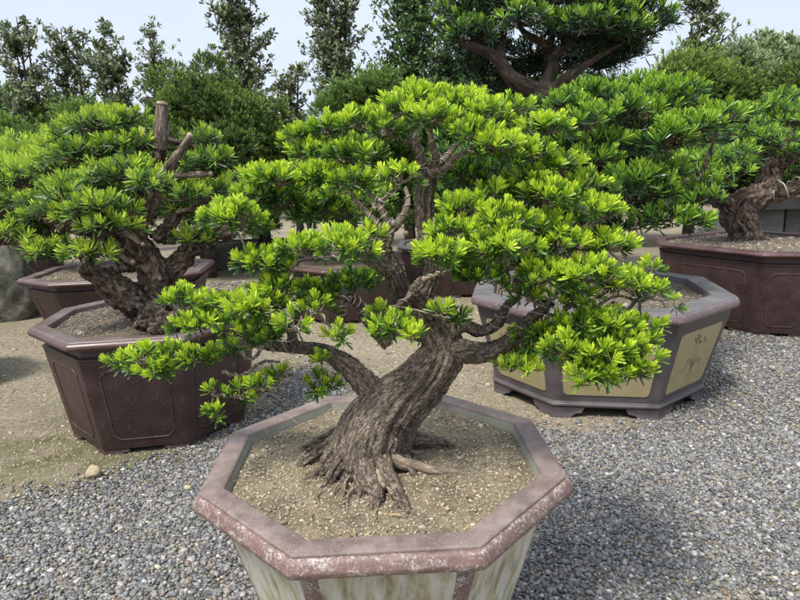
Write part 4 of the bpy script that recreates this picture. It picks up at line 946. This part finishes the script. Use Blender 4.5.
# ------------------------------------------------------------------ junipers and shrubs behind
def juniper(px, py_top, Y, hw, label, seed, matl='juniper', n=2600, h=None, nl=26, bright=.0, leaf=None, group=None):
    top = at(px, py_top - 10, Y); s = Y / F_PX; r = hw * s; H = top[2]
    return bushy('juniper_tree', (top[0], Y, 0), (top[0], Y, H * .55), (r, r * .8, H * .47), matl, label, 'tree', group, n=int(n * 3.6), nl=int(nl * 3.2), ls=.20, kz=.8, spray=.5, leaf=leaf or .0085 * Y, k=11, width=.15, bright=bright, seed=seed, trunk=.10, up=.45, spread=.75, hi=5, lo=85, limbs=10)
juniper(190, 58, 9.5, 66, 'dark green juniper rising behind the cut trunk stubs', 51, n=5200, nl=34, bright=.0)
juniper(258, 92, 10.5, 50, 'green juniper right of the tall dark juniper', 52, n=3200, nl=24, bright=.25)
juniper(362, 74, 10.2, 60, 'yellowish green juniper behind the top of the front bonsai', 53, matl='juniper_light', n=3600, nl=24, bright=.2)
juniper(425, 92, 11.5, 55, 'pale clipped juniper between the front crown and the big tree', 54, matl='juniper_light', n=2400, nl=22, bright=.1)
juniper(700, 52, 11.5, 60, 'clipped layered juniper right of the big dark tree', 55, n=3600, nl=26, bright=.35)
juniper(800, 58, 10.5, 26, 'dark juniper at the right edge of the row', 56, n=2200, nl=16, bright=-.2)
juniper(100, 122, 10.0, 70, 'low green juniper behind the left bonsai', 57, matl='juniper_light', n=3000, nl=24, bright=.3)
juniper(10, 128, 10.5, 60, 'low green juniper at the left edge', 58, matl='juniper_light', n=2600, nl=22, bright=.2)
juniper(30, 92, 13, 14, 'slim green conifer in front of the leftmost tall trees', 59, matl='juniper', n=900, nl=10, bright=.6)
juniper(600, 100, 12, 80, 'wide shaded juniper behind the painted pot tree', 60, n=2600, nl=22, bright=-.2)
juniper(500, 120, 12.5, 70, 'shaded juniper behind the big curved trunk', 61, n=2400, nl=20, bright=-.3)
juniper(752, 92, 13, 50, 'mid green juniper between the layered one and the right edge', 62, n=2200, nl=20, bright=.2)

# ------------------------------------------------------------------ tall loose trees against the sky
def tall_tree(px, py_top, Y, hw, label, seed, matl='broad', n=1500, py_low=None, leaf=.10, dens=1.0, stems=3, tiers=1.0):
    rg = np.random.default_rng(seed); top = at(px, py_top, Y); s = Y / F_PX; r = hw * s; H = top[2]
    root = empty('tall_tree', (top[0], Y, 0), label, 'tree', 'tall loose trees against the sky')
    mb = MB(); tw = MB(); Pl = []; Dl = []
    ends = []
    for q in range(stems):
        x0 = top[0] + rg.normal(0, r * .15); x1 = top[0] + rg.uniform(-.5, .5) * r * (stems > 1)
        hh = H * (1 if q == 0 else rg.uniform(.88, .99))
        P = np.array([(top[0] + rg.normal(0, .05), Y + rg.normal(0, .05), -.05), (x0, Y + rg.normal(0, r * .2), H * .3), ((x0 + x1) / 2, Y + rg.normal(0, r * .3), H * .6), (x1, Y + rg.normal(0, r * .3), hh)])
        P, R2 = catmull(P, np.array([.07, .055, .035, .008]), 10); tube(mb, P, R2, sides=7, smoothpath=False, rough=.1)
        for _ in range(int(44 * dens * hh / 4)):
            t = rg.uniform(.22, .99); p = np.array([np.interp(t, np.linspace(0, 1, len(P)), P[:, a]) for a in range(3)])
            a = rg.uniform(0, 6.28); prof = min(1, 4.5 * (1 - t) + .38) * rg.uniform(.35, 1.15); L = r * prof
            e = p + np.array([math.cos(a) * L, math.sin(a) * L * .9, L * rg.uniform(.4, 1.2)]); e[2] = min(e[2], hh + .1)
            B = bezier_branch(p, e, -.05, rg, 6); tube(mb, B, np.linspace(.014, .004, 6), sides=5, n=2, cap=False); ends.append(B)
    per = max(3, int(n * .95 / len(ends)))
    for B in ends:
        t = rg.uniform(.25, 1.05, per); p = np.stack([np.interp(t, np.linspace(0, 1, len(B)), B[:, a]) for a in range(3)], 1) + rg.normal(0, .05, (per, 3))
        Pl.append(p); d = rg.normal(size=(per, 3)) * .55 + np.array([0, 0, .55]) + (B[-1] - B[0]) / np.linalg.norm(B[-1] - B[0]) * .4; Dl.append(d)
    mb.build('trunk', M['bark_far'], root, bc=True)
    Pl = np.concatenate(Pl); Dl = np.concatenate(Dl); lb = MB()
    add_tufts(lb, Pl, Dl, leaf * rg.uniform(.75, 1.2, len(Pl)), k=6, width=.42, bright=rg.uniform(-.5, .6, len(Pl)), rg=rg, lo=90, hi=20)
    lb.build('crown', M[matl], root, smooth=False, age=True)
tall_tree(14, 16, 13, 24, 'leftmost tall loose tree with grey green leaves against the sky', 71, n=1500)
tall_tree(68, 26, 13.5, 20, 'tall loose tree left of the dark juniper, shorter twin stems', 72, n=1400)
tall_tree(106, 26, 13, 19, 'tall loose tree with pointed top just left of the dark juniper', 73, n=1500)
tall_tree(148, 22, 14.5, 17, 'thin airy tree peeking over the left shoulder of the juniper', 74, n=600, dens=.6)
tall_tree(238, -22, 13, 28, 'tall grey green tree between the juniper and the small dark tree', 75, n=2200, stems=4)
tall_tree(290, 62, 15, 16, 'small dark tree low in the sky gap', 76, n=1000, stems=3)
tall_tree(334, -25, 12.5, 27, 'tall brownish green tree right of the sky gap', 77, n=2600, stems=4, dens=1.3)
tall_tree(405, -30, 13, 34, 'tall leafy green tree left of the big layered tree', 78, matl='broad_green', n=3000, stems=5, dens=1.4)
tall_tree(455, -40, 14, 30, 'tall green tree hidden behind the big layered crown', 79, matl='broad_green', n=1500, stems=4)
tall_tree(706, -20, 12.5, 19, 'thin tall tree at the right edge of the big layered crown', 80, n=1500, dens=1.0, stems=3)
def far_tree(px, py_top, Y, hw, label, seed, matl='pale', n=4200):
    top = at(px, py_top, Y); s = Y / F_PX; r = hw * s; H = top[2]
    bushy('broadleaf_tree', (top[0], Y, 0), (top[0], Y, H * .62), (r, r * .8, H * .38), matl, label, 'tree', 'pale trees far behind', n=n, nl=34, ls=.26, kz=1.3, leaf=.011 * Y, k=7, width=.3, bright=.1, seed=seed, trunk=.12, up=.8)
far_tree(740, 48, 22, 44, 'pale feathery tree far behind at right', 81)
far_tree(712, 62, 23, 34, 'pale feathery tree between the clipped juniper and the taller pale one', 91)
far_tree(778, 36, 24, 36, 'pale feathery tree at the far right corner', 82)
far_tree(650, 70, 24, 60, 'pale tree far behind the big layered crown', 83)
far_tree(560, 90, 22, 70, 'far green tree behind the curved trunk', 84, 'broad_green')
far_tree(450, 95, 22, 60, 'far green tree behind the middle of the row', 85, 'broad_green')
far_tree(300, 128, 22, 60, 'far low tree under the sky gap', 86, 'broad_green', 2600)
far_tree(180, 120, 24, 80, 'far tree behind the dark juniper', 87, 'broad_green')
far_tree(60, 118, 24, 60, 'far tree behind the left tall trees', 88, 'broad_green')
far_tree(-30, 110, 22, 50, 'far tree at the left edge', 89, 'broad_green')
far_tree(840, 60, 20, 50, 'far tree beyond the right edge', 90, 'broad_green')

# ------------------------------------------------------------------ boulder, rocks
def rock(name, c, s, matl, label, cat, seed, sub=5, amp=.22, group=None, kz=1.0):
    v, f = ico(sub); rg = np.random.default_rng(seed)
    for q in range(9):
        d = unit(rg.normal(size=3)[None])[0]; t = v @ d; v = v - np.maximum(t - rg.uniform(.6, .85), 0)[:, None] * d * .85
    v = v * (1 + amp * fbm(v * 1.6, seed, 3) + .05 * fbm(v * 7, seed + 2, 3) + .012 * fbm(v * 30, seed + 4, 2))[:, None]
    v = v * np.array(s); v = v + np.array(c)
    o = MB().add(v, None, f).build(name, matl, None, origin=(c[0], c[1], 0)); return tag(o, label, cat, group)
rp = on_z(0, 325, 0)
rock('boulder', (rp[0] - .30, rp[1] + .35, .30), (.52, .42, .62), M['rock'], 'big rounded grey boulder at the left edge', 'rock', 4)
rock('small_rock', (*on_z(94, 477, 0)[:2], .03), (.042, .04, .045), M['rock_tan'], 'small angular tan rock on the dirt in front of the left pot', 'rock', 6, 3)
rock('small_rock', (*on_z(21, 487, 0)[:2], .008), (.014, .012, .010), M['cutwood'], 'tiny whitish stone lying alone on the dirt at left', 'rock', 7, 2)
rock('small_rock', (*on_z(188, 490, 0)[:2], .012), (.022, .018, .016), M['rock_tan'], 'small brownish stone at the edge of the lower left gravel', 'rock', 8, 2)

# ------------------------------------------------------------------ gravel
def region(pts): return np.array([on_z(x, y, 0)[:2] for x, y in pts])
RGT = region([(478, 430), (520, 424), (548, 440), (575, 436), (640, 424), (690, 402), (700, 372), (720, 345), (745, 338), (800, 325), (900, 320), (1000, 420), (900, 640), (450, 640), (440, 500), (480, 420)])
LFT = region([(-60, 500), (0, 500), (60, 490), (120, 484), (170, 462), (205, 456), (250, 432), (268, 400), (300, 372), (345, 372), (360, 392), (300, 440), (420, 640), (-80, 640)])
MID = region([(205, 262), (250, 258), (262, 285), (215, 290)])
BCK = region([(660, 322), (1000, 312), (1000, 262), (640, 262)])
bases = [offset(base1, .0), base2, base3, base4]
def scatter(n, lo, hi, seed, polys, soft=.30, keep=1.0, avoid=True):
    rg = np.random.default_rng(seed); q = rg.uniform(lo, hi, (n, 2))
    w = q + soft * np.stack([fbm(np.c_[q * 3.5, q[:, :1] * 0], 21, 3), fbm(np.c_[q * 3.5 + 9, q[:, :1] * 0], 22, 3)], 1) + rg.normal(0, soft * .35, q.shape)
    m = np.zeros(n, bool)
    for P in polys: m |= inpoly(w[:, 0], w[:, 1], P)
    if avoid:
        for P in bases: m &= ~inpoly(q[:, 0], q[:, 1], offset(P, -.03))
    m &= rg.uniform(size=n) < keep
    q = q[m]
    return q
def lay(mb, q, size, sub, seed, lift=.25, layers=.006):
    rg = np.random.default_rng(seed + 1); z = gh(q[:, 0], q[:, 1]) + rg.uniform(0, layers, len(q)) + size * lift
    stones(mb, np.stack([q[:, 0], q[:, 1], z], 1), size, sub, .6, seed)
g = MB(); rg = np.random.default_rng(3)
def vis(q):  # the slice of ground the photograph and a step aside can see
    y = q[:, 1]; return np.abs(q[:, 0]) < .72 * y + .45
for (n, lo, hi, sub, mean, sd) in ((105000, (-2.4, 1.6), (2.6, 3.4), 1, .0083, 1), (78000, (-2.4, 3.4), (4.0, 5.6), 1, .0092, 2), (26000, (1.5, 5.2), (6.5, 9), 1, .016, 3)):
    q = scatter(n, lo, hi, sd, [RGT, LFT]); q = q[vis(q)]
    lay(g, q, rg.lognormal(math.log(mean), .30, len(q)), sub, sd)
q = scatter(16000, (2.0, 4.6), (7.5, 9.5), 9, [BCK], .3); q = q[vis(q)]; lay(g, q, rg.lognormal(math.log(.015), .3, len(q)), 1, 9)
q = scatter(6000, (-3.5, 6), (0, 9), 10, [MID], .3); lay(g, q, rg.lognormal(math.log(.015), .3, len(q)), 1, 10)
tag(g.build('gravel', M['gravel']), 'grey river gravel covering the ground around the pots', 'gravel', kind='stuff')
# loose grit over the dirt and between the gravel
g = MB(); FULL = [np.array([(-9, .5), (9, .5), (9, 12), (-9, 12)])]
q = scatter(80000, (-2.6, 1.6), (3, 4.8), 11, FULL, 0); q = q[vis(q)]; lay(g, q, rg.lognormal(math.log(.0034), .5, len(q)), 1, 11, .1, .001)
q = scatter(14000, (-4, 4.2), (5.0, 8), 12, FULL, 0); q = q[vis(q)]; lay(g, q, rg.lognormal(math.log(.008), .4, len(q)), 1, 12, .1, .001)
tag(g.build('dirt_grit', M['grit']), 'fine tan grit scattered over the packed dirt', 'grit', kind='stuff')
# fallen leaves
m_ = leaf_mat('fallen leaves', (.13, .08, .04), (.24, .16, .07), (.36, .28, .12), rough=.7, trans=.1, tint=.25); M['fallen'] = m_
def litter(P, size, seed):
    rg = np.random.default_rng(seed); n = len(P); a = rg.uniform(0, 6.28, n); D = np.stack([np.cos(a), np.sin(a), rg.normal(0, .12, n)], 1)
    mb = MB(); add_leaves(mb, P, unit(D), np.tile([0, 0, 1.0], (n, 1)) + rg.normal(0, .25, (n, 3)), rg.uniform(.6, 1.2, n) * size, rg.uniform(.12, .2, n) * size, rg.uniform(-.2, .35, n), rg.uniform(0, 1, n)); return mb
rgl = np.random.default_rng(90); q = np.array(P1[:2]) + rgl.uniform(-.44, .44, (150, 2)); q = q[inpoly(q[:, 0], q[:, 1], offset(rim1, -.09))]
tag(litter(np.c_[q, np.full(len(q), SZ + .007)], .030, 1).build('fallen_leaves', M['fallen'], None, smooth=False, age=True), 'thin dry leaves fallen on the soil of the front pot', 'leaf litter', kind='stuff')
q = rgl.uniform((-2.4, 1.6), (3.6, 5.4), (420, 2)); ok = np.ones(len(q), bool)
for Pb in bases: ok &= ~inpoly(q[:, 0], q[:, 1], Pb)
q = q[ok]; tag(litter(np.c_[q, gh(q[:, 0], q[:, 1]) + .018], .038, 2).build('fallen_leaves', M['fallen'], None, smooth=False, age=True), 'thin dry leaves fallen on the gravel and dirt', 'leaf litter', kind='stuff')
# little weeds
gw = MB(); rgw = np.random.default_rng(8)
wp = [on_z(x, y, 0) for x, y in ((262, 404), (250, 432), (20, 318), (8, 322), (36, 330), (470, 408), (505, 412), (130, 470), (60, 402))]
wp = np.array(wp); add_tufts(gw, wp + [0, 0, .01], np.tile([0, 0, 1.0], (len(wp), 1)) + rgw.normal(0, .1, (len(wp), 3)), np.full(len(wp), .028), k=9, width=.12, bright=np.full(len(wp), .1), rg=rgw)
tag(gw.build('weeds', M['leaf_left'], None, smooth=False, age=True), 'tiny green weeds sprouting from the dirt beside the pots', 'weeds', kind='stuff')

# ------------------------------------------------------------------ light
SUN_EL, SUN_AZ = R_(60), R_(-140)       # azimuth measured from +Y towards +X : the sun stands high, left and behind the camera
w = bpy.data.worlds.new('World'); scene.world = w; w.use_nodes = True; nt = w.node_tree
bgn = nt.nodes['Background']
sky = nt.nodes.new('ShaderNodeTexSky'); sky.sky_type = 'NISHITA'; sky.sun_disc = False; sky.sun_elevation = SUN_EL; sky.sun_rotation = SUN_AZ
sky.air_density = 1.0; sky.dust_density = 3.0; sky.ozone_density = 1.5
tc = nt.nodes.new('ShaderNodeTexCoord'); mp = nt.nodes.new('ShaderNodeMapping'); mp.inputs['Scale'].default_value = (1, 1, 3); nt.links.new(tc.outputs['Generated'], mp.inputs[0])
cl = noise(nt, mp.outputs[0], 2.2, 5, .55)
cf = ramp(nt, cl, [(.25, (.72, .72, .72)), (.75, (.92, .92, .92))])
cc = mixc(nt, cf, (1, 1, 1), (5.3, 5.9, 6.8)); mx = cc.node; nt.links.new(sky.outputs[0], mx.inputs[6])
sx = nt.nodes.new('ShaderNodeSeparateXYZ'); nt.links.new(tc.outputs['Generated'], sx.inputs[0])
zen = N(nt, 'ShaderNodeMapRange'); nt.links.new(sx.outputs['Z'], zen.inputs[0]); zen.inputs[1].default_value = .25; zen.inputs[2].default_value = .95; zen.inputs[3].default_value = 1.0; zen.inputs[4].default_value = 1.8   # bright thin overcast overhead
vm = nt.nodes.new('ShaderNodeVectorMath'); vm.operation = 'SCALE'; nt.links.new(cc, vm.inputs[0]); nt.links.new(zen.outputs[0], vm.inputs['Scale'])
nt.links.new(vm.outputs[0], bgn.inputs['Color']); bgn.inputs['Strength'].default_value = .10
sd = bpy.data.lights.new('sun', 'SUN'); sd.energy = 3.4; sd.angle = R_(13); sd.color = (1, .95, .87)
so = bpy.data.objects.new('sun', sd); COL.objects.link(so)
dirv = Vector((math.sin(SUN_AZ) * math.cos(SUN_EL), math.cos(SUN_AZ) * math.cos(SUN_EL), math.sin(SUN_EL)))
so.rotation_euler = dirv.to_track_quat('Z', 'Y').to_euler()
vs = scene.view_settings; vs.view_transform = 'Standard'; vs.look = 'None'; vs.gamma = 1; vs.use_curve_mapping = False; vs.exposure = .72
scene.cycles.max_bounces = 8; scene.cycles.transmission_bounces = 4
